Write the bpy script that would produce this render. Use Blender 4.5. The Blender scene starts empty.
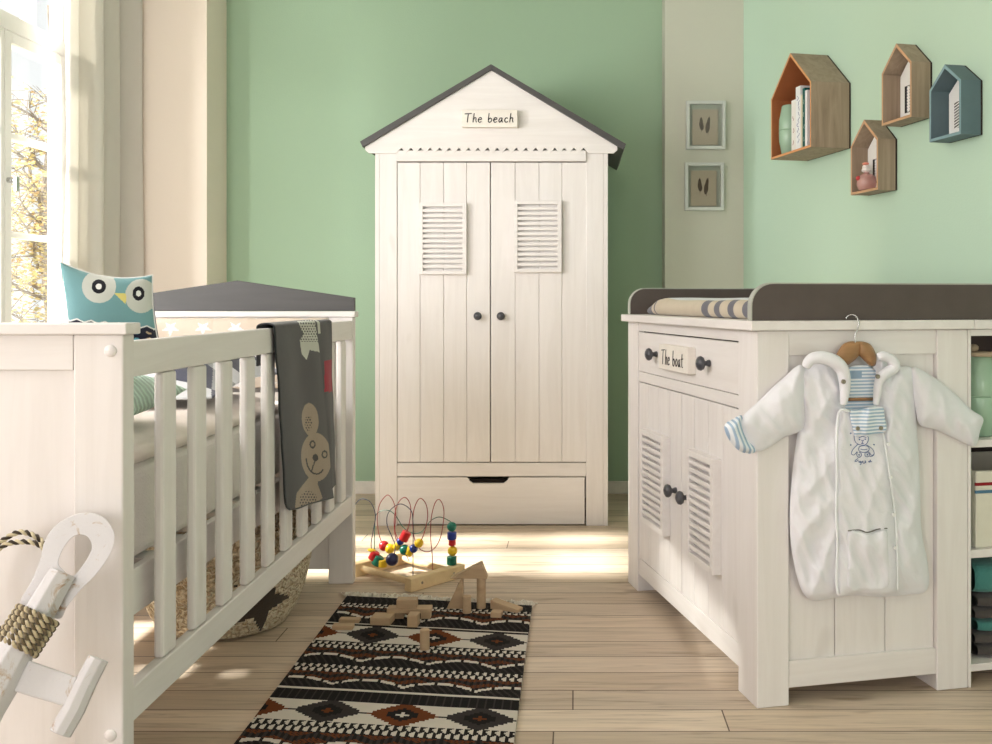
import bpy, bmesh, math, random
from mathutils import Vector, Matrix, noise
random.seed(7)
PI = math.pi
SC = bpy.context.scene
COL = SC.collection

# ------------------------------------------------------------------ camera
F, CX, CY, EYE = 1000.0, 575.0, 300.0, 1.0
cd = bpy.data.cameras.new('camera'); cam = bpy.data.objects.new('camera', cd); COL.objects.link(cam)
cd.sensor_width = 36.0; cd.lens = 36.0 * F / 992.0
cd.shift_x = -(CX - 496.0) / 992.0
cd.shift_y = -(372.0 - CY) / 992.0
cam.location = (0, 0, EYE); cam.rotation_euler = (PI / 2, 0, 0)
cd.clip_start = .05
SC.camera = cam

# ------------------------------------------------------------------ light
w = bpy.data.worlds.new('world'); SC.world = w; w.use_nodes = True
bg = w.node_tree.nodes['Background']
bg.inputs[0].default_value = (.97, .98, 1.0, 1); bg.inputs[1].default_value = 1.0

def sun(direction, energy, angle, color):
    l = bpy.data.lights.new('sun', 'SUN'); l.energy = energy; l.angle = angle; l.color = color
    o = bpy.data.objects.new('sun', l); COL.objects.link(o)
    o.rotation_euler = Vector(direction).to_track_quat('-Z', 'Y').to_euler(); o.location = (-5, 3, 4)
sun((1.0, .03, -.8), 16.0, math.radians(3.5), (1.0, .955, .90))

def area(name, loc, target, sx, sy, energy, color):
    l = bpy.data.lights.new(name, 'AREA'); l.shape = 'RECTANGLE'; l.size = sx; l.size_y = sy
    l.energy = energy; l.color = color
    o = bpy.data.objects.new(name, l); COL.objects.link(o); o.location = loc
    o.rotation_euler = (Vector(target) - Vector(loc)).to_track_quat('-Z', 'Y').to_euler()
area('daylight_window', (-3.6, 1.5, 1.3), (.2, 4.3, 1.4), 1.3, 1.6, 310, (1.0, .965, .985))
area('crib_fill', (-2.2, 1.72, 1.6), (-.6, 2.7, .75), .9, 1.3, 56, (1.0, .96, .97))  # added fill lamp just inside the left wall, brightens the crib interior
area('fill_front', (-2.0, -1.3, 1.4), (-.6, 2.6, .8), 1.3, 1.6, 46, (1.0, .955, .965))  # added fill lamp behind the camera, no visible source, lifts the footboard
area('fill_right', (1.3, -1.2, 1.0), (-.8, 2.6, .45), 1.0, 1.2, 20, (1.0, .955, .93))  # added fill lamp behind the camera, brightens the crib's outer side

vs = SC.view_settings
SC.display_settings.display_device = 'sRGB'
vs.view_transform = 'Standard'; vs.look = 'None'; vs.gamma = 1.0; vs.use_curve_mapping = False
vs.exposure = 0.0

# ------------------------------------------------------------------ materials
def lin(c):
    r = []
    for x in c[:3]:
        x /= 255.0
        r.append(x / 12.92 if x <= .04045 else ((x + .055) / 1.055) ** 2.4)
    return (r[0], r[1], r[2], 1)

def base(name, rough=.6, spec=.3):
    m = bpy.data.materials.new(name); m.use_nodes = True
    nt = m.node_tree; b = nt.nodes['Principled BSDF']
    b.inputs['Roughness'].default_value = rough
    b.inputs['Specular IOR Level'].default_value = spec
    return m, nt, b

def coords(nt, scale, kind='Object'):
    tc = nt.nodes.new('ShaderNodeTexCoord'); mp = nt.nodes.new('ShaderNodeMapping')
    mp.inputs['Scale'].default_value = scale
    nt.links.new(tc.outputs[kind], mp.inputs['Vector'])
    return mp.outputs['Vector']

def noisetex(nt, vec, scale, detail=3, rough=.55, dist=0.0):
    n = nt.nodes.new('ShaderNodeTexNoise'); n.inputs['Scale'].default_value = scale
    n.inputs['Detail'].default_value = detail; n.inputs['Roughness'].default_value = rough
    n.inputs['Distortion'].default_value = dist
    nt.links.new(vec, n.inputs['Vector']); return n.outputs['Fac']

def ramp(nt, fac, stops):
    r = nt.nodes.new('ShaderNodeValToRGB'); e = r.color_ramp.elements
    while len(e) < len(stops): e.new(.5)
    for el, (p, c) in zip(e, stops):
        el.position = p; el.color = c
    nt.links.new(fac, r.inputs['Fac']); return r.outputs['Color']

def bump(nt, b, h, strength, dist=.002):
    bp = nt.nodes.new('ShaderNodeBump'); bp.inputs['Strength'].default_value = strength
    bp.inputs['Distance'].default_value = dist
    nt.links.new(h, bp.inputs['Height']); nt.links.new(bp.outputs['Normal'], b.inputs['Normal'])

def mix(nt, a, b, fac, mode='MIX'):
    n = nt.nodes.new('ShaderNodeMix'); n.data_type = 'RGBA'; n.blend_type = mode
    if isinstance(fac, float): n.inputs[0].default_value = fac
    else: nt.links.new(fac, n.inputs[0])
    for i, x in ((6, a), (7, b)):
        if isinstance(x, tuple): n.inputs[i].default_value = x
        else: nt.links.new(x, n.inputs[i])
    return n.outputs[2]

def plain(name, c, rough=.6, spec=.3, metal=0.0, vary=.06, scale=18, bmp=0.0):
    m, nt, b = base(name, rough, spec); b.inputs['Metallic'].default_value = metal
    c = lin(c); d = tuple(x * (1 - vary) for x in c[:3]) + (1,); e = tuple(min(1, x * (1 + vary)) for x in c[:3]) + (1,)
    v = coords(nt, (1, 1, 1)); n = noisetex(nt, v, scale, 4)
    nt.links.new(ramp(nt, n, [(.3, d), (.7, e)]), b.inputs['Base Color'])
    if bmp: bump(nt, b, n, bmp)
    return m

def fabric(name, c, weave=700, strength=.35, vary=.12, rough=.95, sheen=.2):
    m, nt, b = base(name, rough, .1)
    b.inputs['Sheen Weight'].default_value = sheen
    c = lin(c); d = tuple(x * (1 - vary) for x in c[:3]) + (1,)
    v = coords(nt, (1, 1, 1)); n1 = noisetex(nt, v, 30, 3); n2 = noisetex(nt, v, weave, 2)
    nt.links.new(mix(nt, c, d, n1), b.inputs['Base Color'])
    bump(nt, b, n2, strength, .002)
    return m

def wood(name, c1, c2, axis='z', rough=.5, spec=.3, fine=1.0, knots=.0, kc=None):
    s = {'x': (.7, 9, 9), 'y': (9, .7, 9), 'z': (9, 9, .7)}[axis]
    m, nt, b = base(name, rough, spec)
    v = coords(nt, s); n1 = noisetex(nt, v, 2.2 * fine, 5, .6, 1.2); n2 = noisetex(nt, v, 14 * fine, 3, .6)
    a = ramp(nt, n1, [(.32, lin(c2)), (.62, lin(c1))])
    col = mix(nt, a, mix(nt, lin(c2), lin(c1), n2), .35)
    if knots:
        kv = coords(nt, {'x': (1.2, 3.2, 3.2), 'y': (3.2, 1.2, 3.2), 'z': (3.2, 3.2, 1.2)}[axis])
        kn = noisetex(nt, kv, 3.1, 1)
        kf = ramp(nt, kn, [(.70, (0, 0, 0, 1)), (.80, (1, 1, 1, 1))])
        col = mix(nt, col, lin(kc), mix(nt, (0, 0, 0, 1), (knots,) * 3 + (1,), kf))
    nt.links.new(col, b.inputs['Base Color'])
    bump(nt, b, n2, .06, .001)
    return m

WHITE = (234, 230, 227); WHITE2 = (224, 219, 215)
M = {}
for ax in 'xyz':
    M['white_' + ax] = wood('white_stained_pine_' + ax, WHITE, WHITE2, ax, .5, .3, 1, .5, (204, 197, 190))
M['groove'] = plain('groove_shade_paint', (196, 186, 172), .7)
M['anthracite'] = wood('anthracite_painted_wood', (80, 79, 78), (70, 69, 68), 'x', .45, .35)
M['taupe'] = plain('dark_taupe_laminate', (86, 76, 72), .45, .35)
M['edge'] = plain('grey_green_edge_band', (176, 178, 168), .5)
M['knob'] = plain('graphite_knob', (70, 71, 76), .32, .5)
M['ink'] = plain('black_ink', (38, 36, 38), .8)
M['dark'] = plain('gap_shade', (52, 44, 38), .8)  # dark colour standing in for shade in gaps and recesses
M['plate'] = wood('sign_plate_wood', (236, 231, 222), (226, 219, 209), 'x', .55)
M['oak'] = wood('grey_oak', (178, 158, 136), (142, 124, 104), 'z', .6, .25, 1.3)
M['oak_y'] = wood('grey_oak_roof', (176, 158, 138), (142, 126, 108), 'y', .6, .25, 1.3)
M['oak_edge'] = plain('oak_edge', (205, 165, 128), .6)
M['orange'] = plain('orange_brown_paint', (162, 98, 60), .6)
M['orange_edge'] = plain('orange_edge', (218, 158, 108), .6)
M['slate'] = plain('slate_blue_paint', (96, 116, 122), .55)
M['slate_edge'] = plain('slate_blue_edge', (134, 164, 170), .55)
M['card'] = plain('white_card', (244, 243, 240), .7, vary=.02)
M['block'] = wood('beech_block', (200, 173, 140), (174, 146, 114), 'x', .6)
M['birch'] = wood('birch_toy_wood', (240, 214, 168), (226, 196, 148), 'x', .5)
M['steel'] = plain('steel_wire', (190, 190, 190), .25, .5, 1.0)
M['hanger'] = wood('hanger_wood', (170, 130, 90), (142, 106, 70), 'x', .4, .4, 2)
M['terry'] = fabric('white_velour', (234, 234, 238), 420, .5, .03)
M['terry_in'] = fabric('white_lining_hem', (240, 242, 244), 500, .3, .05)
for n, c in dict(red=(206, 44, 48), yellow=(240, 200, 40), green=(28, 118, 96), blue=(44, 64, 148), navy=(36, 40, 78)).items():
    M['bead_' + n] = plain('bead_' + n, c, .3, .5, vary=.04)

def stripes(name, c1, c2, axis, freq, duty=.5, rough=.9):
    m, nt, b = base(name, rough, .15)
    v = coords(nt, (1, 1, 1)); s = nt.nodes.new('ShaderNodeSeparateXYZ'); nt.links.new(v, s.inputs[0])
    mu = nt.nodes.new('ShaderNodeMath'); mu.operation = 'MULTIPLY'; mu.inputs[1].default_value = freq
    nt.links.new(s.outputs['XYZ'.index(axis)], mu.inputs[0])
    fr = nt.nodes.new('ShaderNodeMath'); fr.operation = 'FRACT'; nt.links.new(mu.outputs[0], fr.inputs[0])
    nt.links.new(ramp(nt, fr.outputs[0], [(duty - .08, lin(c1)), (duty + .08, lin(c2))]), b.inputs['Base Color'])
    bump(nt, b, noisetex(nt, v, 500, 2), .3)
    return m
M['stripe'] = stripes('pale_blue_stripe', (236, 240, 244), (166, 190, 212), 'Z', 120)

def wallmat(name, c, amt=.04):
    m, nt, b = base(name, .85, .15)
    c = lin(c); v = coords(nt, (1, 1, 1)); n = noisetex(nt, v, 1.4, 4); n2 = noisetex(nt, v, 160, 3)
    d = tuple(x * (1 - amt) for x in c[:3]) + (1,)
    nt.links.new(mix(nt, c, d, n), b.inputs['Base Color']); bump(nt, b, n2, .25, .003)
    return m
M['green'] = wallmat('sage_green_wall', (166, 192, 164)); M['lit_green'] = wallmat('lit_green_wall', (200, 227, 205))  # right wall's green is lightened to stand in for stronger light
M['cream'] = wallmat('cream_wall', (250, 238, 224))
M['greige'] = wallmat('pale_greige_pilaster', (204, 205, 190))
M['ceil'] = wallmat('white_ceiling', (240, 238, 232))
M['skirt'] = plain('white_skirting', (236, 231, 222), .5)
M['winframe'] = plain('white_window_paint', (252, 250, 247), .4, .4, vary=.02)

def floormat():
    m, nt, b = base('pale_pine_boards', .48, .3)
    v = coords(nt, (1, 1, 1))
    sx = nt.nodes.new('ShaderNodeSeparateXYZ'); nt.links.new(v, sx.inputs[0])
    def mth(op, a, b_=0.0):
        n = nt.nodes.new('ShaderNodeMath'); n.operation = op
        for i_, q in enumerate((a, b_)):
            if isinstance(q, (int, float)): n.inputs[i_].default_value = q
            else: nt.links.new(q, n.inputs[i_])
        return n.outputs[0]
    row = mth('FLOOR', mth('DIVIDE', sx.outputs['Y'], .122))
    wn = nt.nodes.new('ShaderNodeTexWhiteNoise'); wn.noise_dimensions = '1D'; nt.links.new(row, wn.inputs['W'])
    cb_ = nt.nodes.new('ShaderNodeCombineXYZ'); nt.links.new(mth('ADD', sx.outputs['X'], mth('MULTIPLY', wn.outputs['Value'], 2.1)), cb_.inputs['X']); nt.links.new(sx.outputs['Y'], cb_.inputs['Y'])
    br = nt.nodes.new('ShaderNodeTexBrick'); nt.links.new(cb_.outputs[0], br.inputs['Vector'])
    br.offset = 0.0; br.offset_frequency = 1
    br.inputs['Scale'].default_value = 1.0; br.inputs['Brick Width'].default_value = 2.1; br.inputs['Row Height'].default_value = .122
    br.inputs['Mortar Size'].default_value = .0018; br.inputs['Mortar Smooth'].default_value = .1; br.inputs['Bias'].default_value = 0
    br.inputs['Color1'].default_value = lin((226, 211, 193)); br.inputs['Color2'].default_value = lin((210, 192, 171))
    br.inputs['Mortar'].default_value = lin((104, 86, 70))
    g = coords(nt, (.9, 16, 1)); n1 = noisetex(nt, g, 2.6, 6, .65, 1.5)
    g2 = coords(nt, (2.2, 40, 1)); n2 = noisetex(nt, g2, 5, 4, .6)
    rt = ramp(nt, wn.outputs['Value'], [(0, (.84, .82, .80, 1)), (1, (1.07, 1.06, 1.05, 1))])
    tint = ramp(nt, n1, [(.28, (.60, .55, .50, 1)), (.46, (.93, .91, .89, 1)), (.72, (1.12, 1.10, 1.07, 1))])
    c = mix(nt, mix(nt, br.outputs['Color'], rt, 1.0, 'MULTIPLY'), tint, 1.0, 'MULTIPLY')
    k = noisetex(nt, coords(nt, (1.6, 5.5, 1)), 2.3, 2)
    kf = ramp(nt, k, [(.64, (0, 0, 0, 1)), (.76, (.6, .6, .6, 1))])
    c = mix(nt, c, lin((128, 104, 82)), kf)
    nt.links.new(c, b.inputs['Base Color'])
    inv = nt.nodes.new('ShaderNodeMath'); inv.operation = 'SUBTRACT'; nt.links.new(n2, inv.inputs[0]); nt.links.new(br.outputs['Fac'], inv.inputs[1])
    bump(nt, b, inv.outputs[0], .25, .003)
    return m
M['floor'] = floormat()

def glassmat():
    m = bpy.data.materials.new('window_glass'); m.use_nodes = True; nt = m.node_tree
    nt.nodes.remove(nt.nodes['Principled BSDF']); out = nt.nodes['Material Output']
    t = nt.nodes.new('ShaderNodeBsdfTransparent'); t.inputs[0].default_value = (.97, .985, .98, 1)
    g = nt.nodes.new('ShaderNodeBsdfGlossy'); g.inputs['Roughness'].default_value = .02
    x = nt.nodes.new('ShaderNodeMixShader'); x.inputs[0].default_value = .06
    nt.links.new(t.outputs[0], x.inputs[1]); nt.links.new(g.outputs[0], x.inputs[2]); nt.links.new(x.outputs[0], out.inputs[0])
    return m
M['glass'] = glassmat()

def curtainmat():
    m = bpy.data.materials.new('offwhite_linen_curtain'); m.use_nodes = True; nt = m.node_tree
    b = nt.nodes['Principled BSDF']; out = nt.nodes['Material Output']
    b.inputs['Base Color'].default_value = lin((246, 243, 238)); b.inputs['Roughness'].default_value = .95
    b.inputs['Specular IOR Level'].default_value = .1
    v = coords(nt, (1, 1, .3)); bump(nt, b, noisetex(nt, v, 400, 2), .3)
    t = nt.nodes.new('ShaderNodeBsdfTranslucent'); t.inputs[0].default_value = lin((240, 236, 228))
    x = nt.nodes.new('ShaderNodeMixShader'); x.inputs[0].default_value = .3
    nt.links.new(b.outputs[0], x.inputs[1]); nt.links.new(t.outputs[0], x.inputs[2]); nt.links.new(x.outputs[0], out.inputs[0])
    return m
M['curtain'] = curtainmat()

# ------------------------------------------------------------------ mesh helpers
class MB:
    def __init__(s): s.v = []; s.f = []; s.m = []
    def add(s, vs, fs, mi=0, T=None):
        o = len(s.v)
        s.v += [tuple(T @ Vector(p)) if T else tuple(p) for p in vs]
        s.f += [tuple(i + o for i in f) for f in fs]
        s.m += ([mi] * len(fs)) if isinstance(mi, int) else list(mi)
        return s
    def box(s, x0, x1, y0, y1, z0, z1, mi=0, T=None):
        return s.add([(x0, y0, z0), (x1, y0, z0), (x1, y1, z0), (x0, y1, z0), (x0, y0, z1), (x1, y0, z1), (x1, y1, z1), (x0, y1, z1)],
                     [(0, 3, 2, 1), (4, 5, 6, 7), (0, 1, 5, 4), (1, 2, 6, 5), (2, 3, 7, 6), (3, 0, 4, 7)], mi, T)
    def prism(s, poly, a, b, plane='xz', mi=0, T=None):
        def p3(p, d):
            if plane == 'xz': return (p[0], d, p[1])
            if plane == 'yz': return (d, p[0], p[1])
            return (p[0], p[1], d)
        n = len(poly)
        return s.add([p3(p, a) for p in poly] + [p3(p, b) for p in poly],
                     [tuple(range(n)), tuple(range(2 * n - 1, n - 1, -1))] + [(i, i + n, (i + 1) % n + n, (i + 1) % n) for i in range(n)], mi, T)
    def tube(s, pts, r, seg=8, mi=0, cap=True, closed=False, flat=None):
        pts = [Vector(p) for p in pts]; n = len(pts); o = len(s.v)
        up = None
        for i, p in enumerate(pts):
            t = (pts[(i + 1) % n] - pts[i - 1]) if closed else (pts[min(i + 1, n - 1)] - pts[max(i - 1, 0)])
            t = t.normalized() if t.length > 1e-9 else Vector((0, 0, 1))
            if up is None:
                up = Vector((0, 0, 1)) if abs(t.z) < .9 else Vector((1, 0, 0))
            up = (up - t * up.dot(t))
            up = up.normalized() if up.length > 1e-6 else t.orthogonal().normalized()
            sd = t.cross(up)
            rr = r[i] if isinstance(r, (list, tuple)) else r
            for k in range(seg):
                a = 2 * PI * k / seg
                s.v.append(tuple(p + up * (math.cos(a) * rr) + sd * (math.sin(a) * rr)))
        m = n if closed else n - 1
        for i in range(m):
            for k in range(seg):
                a = o + i * seg + k; b_ = o + i * seg + (k + 1) % seg
                c = o + ((i + 1) % n) * seg + (k + 1) % seg; d = o + ((i + 1) % n) * seg + k
                s.f.append((a, b_, c, d)); s.m.append(mi)
        if cap and not closed:
            s.f.append(tuple(o + k for k in reversed(range(seg)))); s.m.append(mi)
            s.f.append(tuple(o + (n - 1) * seg + k for k in range(seg))); s.m.append(mi)
        return s
    def lathe(s, prof, seg=24, T=None, mi=0, mfun=None):
        vs = []; fs = []; ms = []; n = len(prof)
        for r, z in prof:
            for k in range(seg):
                a = 2 * PI * k / seg; vs.append((r * math.cos(a), r * math.sin(a), z))
        for i in range(n - 1):
            for k in range(seg):
                fs.append((i * seg + k, i * seg + (k + 1) % seg, (i + 1) * seg + (k + 1) % seg, (i + 1) * seg + k))
                ms.append(mfun(i, k) if mfun else mi)
        if prof[0][0] > 1e-6: fs.append(tuple(reversed(range(seg)))); ms.append(mi)
        if prof[-1][0] > 1e-6: fs.append(tuple((n - 1) * seg + k for k in range(seg))); ms.append(mi)
        return s.add(vs, fs, ms, T)
    def grid(s, fn, nu, nv, mfun=None, closed_u=False):
        vs = [fn(i / nu, j / nv) for j in range(nv + 1) for i in range(nu + 1)]
        fs = []; ms = []
        for j in range(nv):
            for i in range(nu):
                fs.append((j * (nu + 1) + i, j * (nu + 1) + i + 1, (j + 1) * (nu + 1) + i + 1, (j + 1) * (nu + 1) + i))
                ms.append(mfun((i + .5) / nu, (j + .5) / nv) if mfun else 0)
        return s.add(vs, fs, ms)
    def build(s, name, mats, parent=None, bevel=0.0, smooth=False, solid=0.0, origin=None, weld=False, kind=None, subsurf=0, seg=2):
        me = bpy.data.meshes.new(name)
        v = s.v if origin is None else [(a - origin[0], b - origin[1], c - origin[2]) for a, b, c in s.v]
        me.from_pydata(v, [], s.f)
        mats = mats if isinstance(mats, (list, tuple)) else [mats]
        for m in mats: me.materials.append(m)
        me.polygons.foreach_set('material_index', s.m)
        bm = bmesh.new(); bm.from_mesh(me)
        if weld: bmesh.ops.remove_doubles(bm, verts=bm.verts, dist=1e-5)
        bmesh.ops.recalc_face_normals(bm, faces=bm.faces); bm.to_mesh(me); bm.free()
        if smooth: me.polygons.foreach_set('use_smooth', [True] * len(me.polygons))
        me.update()
        o = bpy.data.objects.new(name, me); COL.objects.link(o)
        if origin is not None: o.location = origin
        if parent is not None: o.parent = parent
        if solid:
            md = o.modifiers.new('solid', 'SOLIDIFY'); md.thickness = solid; md.offset = 0
        if bevel:
            md = o.modifiers.new('bevel', 'BEVEL'); md.width = bevel; md.segments = seg; md.limit_method = 'ANGLE'; md.angle_limit = math.radians(40)
        if subsurf:
            md = o.modifiers.new('sub', 'SUBSURF'); md.levels = subsurf; md.render_levels = subsurf
        if kind: o['kind'] = kind
        return o

def empty(name, loc, rz=0.0):
    o = bpy.data.objects.new(name, None); COL.objects.link(o); o.location = loc; o.rotation_euler = (0, 0, rz)
    o.empty_display_size = .1
    return o
def tag(o, label, cat, group=None):
    o['label'] = label; o['category'] = cat
    if group: o['group'] = group
    return o
def thing(name, label, cat, loc, rz=0.0, group=None):
    return tag(empty(name, loc, rz), label, cat, group)
def struct(o): o['kind'] = 'structure'; return o

def smooth_path(pts, n=8, closed=False):
    pts = [Vector(p) for p in pts]; out = []; m = len(pts)
    rng = range(m if closed else m - 1)
    for i in rng:
        if closed: p0, p1, p2, p3 = pts[i - 1], pts[i], pts[(i + 1) % m], pts[(i + 2) % m]
        else: p0, p1, p2, p3 = pts[max(i - 1, 0)], pts[i], pts[i + 1], pts[min(i + 2, m - 1)]
        for k in range(n):
            t = k / n
            out.append(.5 * ((2 * p1) + (p2 - p0) * t + (2 * p0 - 5 * p1 + 4 * p2 - p3) * t * t + (3 * p1 - p0 - 3 * p2 + p3) * t ** 3))
    if not closed: out.append(pts[-1])
    return out

def inpoly(x, y, poly):
    c = False; n = len(poly); j = n - 1
    for i in range(n):
        xi, yi = poly[i][0], poly[i][1]; xj, yj = poly[j][0], poly[j][1]
        if (yi > y) != (yj > y) and x < (xj - xi) * (y - yi) / (yj - yi) + xi: c = not c
        j = i
    return c
def nearest(x, y, poly):
    best = (1e18, x, y); n = len(poly)
    for i in range(n):
        ax, ay = poly[i][0], poly[i][1]; bx, by = poly[(i + 1) % n][0], poly[(i + 1) % n][1]
        dx, dy = bx - ax, by - ay; L = dx * dx + dy * dy
        t = 0 if L == 0 else max(0, min(1, ((x - ax) * dx + (y - ay) * dy) / L))
        qx, qy = ax + t * dx, ay + t * dy; d = (x - qx) ** 2 + (y - qy) ** 2
        if d < best[0]: best = (d, qx, qy)
    return best
def inflate(poly, cell, place, hfun, back=0.0, mfun=None):
    """closed cushion-like shape over a 2D outline; place(x,y,h) -> 3D"""
    x0 = min(p[0] for p in poly); x1 = max(p[0] for p in poly); y0 = min(p[1] for p in poly); y1 = max(p[1] for p in poly)
    nx = int((x1 - x0) / cell) + 2; ny = int((y1 - y0) / cell) + 2
    cells = [(i, j) for j in range(ny) for i in range(nx) if inpoly(x0 + (i + .5) * cell, y0 + (j + .5) * cell, poly)]
    cs = set(cells); idx = {}
    for i, j in cells:
        for p in ((i, j), (i + 1, j), (i + 1, j + 1), (i, j + 1)): idx.setdefault(p, len(idx))
    fr = [None] * len(idx); bk = [None] * len(idx)
    for (i, j), k in idx.items():
        x = x0 + i * cell; y = y0 + j * cell
        full = all((i - a, j - b) in cs for a in (0, 1) for b in (0, 1))
        d, qx, qy = nearest(x, y, poly)
        if full: d = math.sqrt(d)
        else: x, y, d = qx, qy, 0.0
        fr[k] = place(x, y, hfun(x, y, d)); bk[k] = place(x, y, back if d > 0 else hfun(x, y, 0.0) * .5 + back * .5)
    n = len(idx); fs = []; ms = []
    for i, j in cells:
        a, b, c, e = idx[(i, j)], idx[(i + 1, j)], idx[(i + 1, j + 1)], idx[(i, j + 1)]
        mi = mfun(x0 + (i + .5) * cell, y0 + (j + .5) * cell) if mfun else 0
        fs.append((a, b, c, e)); ms.append(mi)
        fs.append((n + e, n + c, n + b, n + a)); ms.append(mi)
        for (di, dj), (p, q) in {(0, -1): (a, b), (1, 0): (b, c), (0, 1): (c, e), (-1, 0): (e, a)}.items():
            if (i + di, j + dj) not in cs: fs.append((q, p, n + p, n + q)); ms.append(mi)
    return MB().add(fr + bk, fs, ms)

LET = {
 'T': (.60, [[(0, .97), (.6, 1.03)], [(.32, 1.0), (.26, .5), (.22, 0)]]),
 'h': (.38, [[(.14, 1.05), (.08, .5), (.03, 0)], [(.05, .3), (.17, .52), (.29, .5), (.28, .2), (.33, 0)]]),
 'e': (.38, [[(.04, .28), (.3, .36), (.26, .55), (.12, .5), (.03, .25), (.12, .02), (.32, .1)]]),
 'b': (.38, [[(.10, 1.05), (.05, .5), (.03, .05)], [(.05, .3), (.2, .5), (.33, .3), (.2, .02), (.04, .06)]]),
 'a': (.42, [[(.3, .5), (.13, .48), (.03, .2), (.12, .02), (.27, .3), (.31, .52), (.3, .12), (.38, .02)]]),
 'c': (.36, [[(.31, .46), (.16, .52), (.03, .25), (.13, .02), (.33, .1)]]),
 'o': (.40, [[(.2, .52), (.04, .3), (.14, .02), (.32, .2), (.3, .46), (.18, .52)]]),
 't': (.34, [[(.17, .9), (.13, .35), (.15, .05), (.28, .03)], [(0, .56), (.33, .6)]]),
 ' ': (.34, []),
}
def lettering(text, width, height, place, r, parent):
    total = sum(LET[c][0] + .07 for c in text); sx = width / total; x = 0; mb = MB()
    for c in text + ' ':
        wdt, st = LET[c]
        for q in st:
            pts = [place((x + p[0]) * sx, p[1] * height) for p in q]
            mb.tube(smooth_path(pts, 6) if len(pts) > 2 else pts, r, 6)
        if c == ' ' and mb.v:
            mb.build('lettering', M['ink'], parent); mb = MB()
        x += wdt + .07

def at(px, py, Y):
    return Vector(((px - CX) * Y / F, Y, EYE - (py - CY) * Y / F))
def proj(p): return CX + F * p[0] / p[1], CY - F * (p[2] - EYE) / p[1]

KNOB = [(.0085, 0), (.0085, .004), (.006, .010), (.007, .014), (.0155, .018), (.0185, .024), (.0165, .030), (.009, .0345), (0, .036)]
def knob_bm(T, sc=1.0):
    return MB().lathe([(r * sc, z * sc) for r, z in KNOB], 20, T)

# ------------------------------------------------------------------ the room
struct(MB().box(-2.32, 3.2, -3.5, 5.3, -.06, 0).build('floor', M['floor']))
struct(MB().box(-2.32, 3.2, -3.5, 5.3, 2.75, 2.83).build('ceiling', M['ceil']))
struct(MB().box(-2.32, 1.0, 5.17, 5.3, 0, 2.75).build('wall_back', M['green']))
struct(MB().box(.5, 3.2, -3.6, -3.5, 0, 2.75).build('wall_front', M['cream']))  # unseen partial wall, added to cut ambient light from behind the camera
# left wall with three window openings
LX0, LX1 = -2.325, -2.25
wl = MB()
OPEN = [(2.46, 3.14), (3.47, 4.44)]  # nearer opening is unseen, added and sized to shape the sun patches
y = -3.5
for a, b in OPEN:
    wl.box(LX0, LX1, y, a, 0, 2.75); wl.box(LX0, LX1, a, b, 0, .52); wl.box(LX0, LX1, a, b, 2.62 if a > 3 else 2.30, 2.75); y = b
wl.box(LX0, LX1, y, 5.17, 0, 2.75)
struct(wl.build('wall_left', M['cream']))
# right wall, turned by 13 degrees
ANG = math.radians(13.15)
CH = Matrix.Translation((.445, 2.445, 0)) @ Matrix.Rotation(ANG, 4, 'Z')
WALLX = .973
wr = struct(MB().box(WALLX, WALLX + .12, -6.4, 2.44, 0, 2.75, 0, CH).build('wall_right', M['lit_green']))
struct(MB().box(WALLX - .012, WALLX, -6.0, 2.42, 0, .065, 0, CH).build('baseboard_right', M['skirt']))
struct(MB().box(-1.80, .45, 5.155, 5.17, 0, .065).build('baseboard_back', M['skirt'], bevel=.003))
struct(MB().box(.45, .845, 5.01, 5.17, 0, 2.75).build('trim_1', M['greige'], bevel=.002))
struct(MB().box(-2.25, -1.80, 4.89, 5.17, 0, 2.75).build('trim_2', M['cream'], bevel=.002))

def window(n, a, b, TOP):
    root = struct(MB().box(LX0 + .005, LX1 + .03, a - .03, b + .03, .49, .52).build('window_%d' % n, M['winframe'], bevel=.004))
    fr = MB(); x0, x1 = -2.315, -2.255
    fr.box(x0, x1, a, a + .06, .52, TOP); fr.box(x0, x1, b - .04, b, .52, TOP)
    fr.box(x0, x1, a + .06, b - .04, .52, .575); fr.box(x0, x1, a + .06, b - .04, TOP - .06, TOP)
    fr.box(x0 - .01, x1 + .012, a + .06, b - .04, 2.07, 2.14)
    fr.build('window_frame', M['winframe'], root, bevel=.004)
    mid = (a + b) / 2 - .015
    for y0, y1 in ((a + .06, mid - .002), (mid + .002, b - .04)):
        s = MB()
        s.box(x0 + .008, x1 + .008, y0, y0 + .048, .575, 2.07); s.box(x0 + .008, x1 + .008, y1 - .028, y1, .575, 2.07)
        s.box(x0 + .008, x1 + .008, y0 + .048, y1 - .028, .575, .63); s.box(x0 + .008, x1 + .008, y0 + .048, y1 - .028, 2.025, 2.07)
        for z in (.862, 1.262, 1.658): s.box(x0 + .012, x1, y0 + .048, y1 - .028, z - .012, z + .012)
        sa = s.build('sash', M['winframe'], root, bevel=.003)
        MB().box(-2.292, -2.288, y0 + .04, y1 - .03, .6, 2.05).build('pane', M['glass'], sa)
        t = MB(); t.box(x0 + .008, x1, (y0 + y1) / 2 - .018, (y0 + y1) / 2 + .018, 2.14, TOP - .06); t.build('transom_bar', M['winframe'], root, bevel=.003)
    MB().box(-2.292, -2.288, a + .05, b - .03, 2.12, TOP - .04).build('pane', M['glass'], root)
    h = MB().lathe([(.011, 0), (.011, .02), (.008, .022), (.008, .035)], 12, Matrix.Translation((x1 + .008, mid + .02, 1.475)) @ Matrix.Rotation(PI / 2, 4, 'Y'))
    h.box(x1 + .038, x1 + .05, mid + .008, mid + .032, 1.43, 1.49)
    h.build('window_handle', M['steel'], root, bevel=.002)
for i, (a, b) in enumerate(OPEN): window(2 - i, a, b, 2.62 if a > 3 else 2.30)

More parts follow.
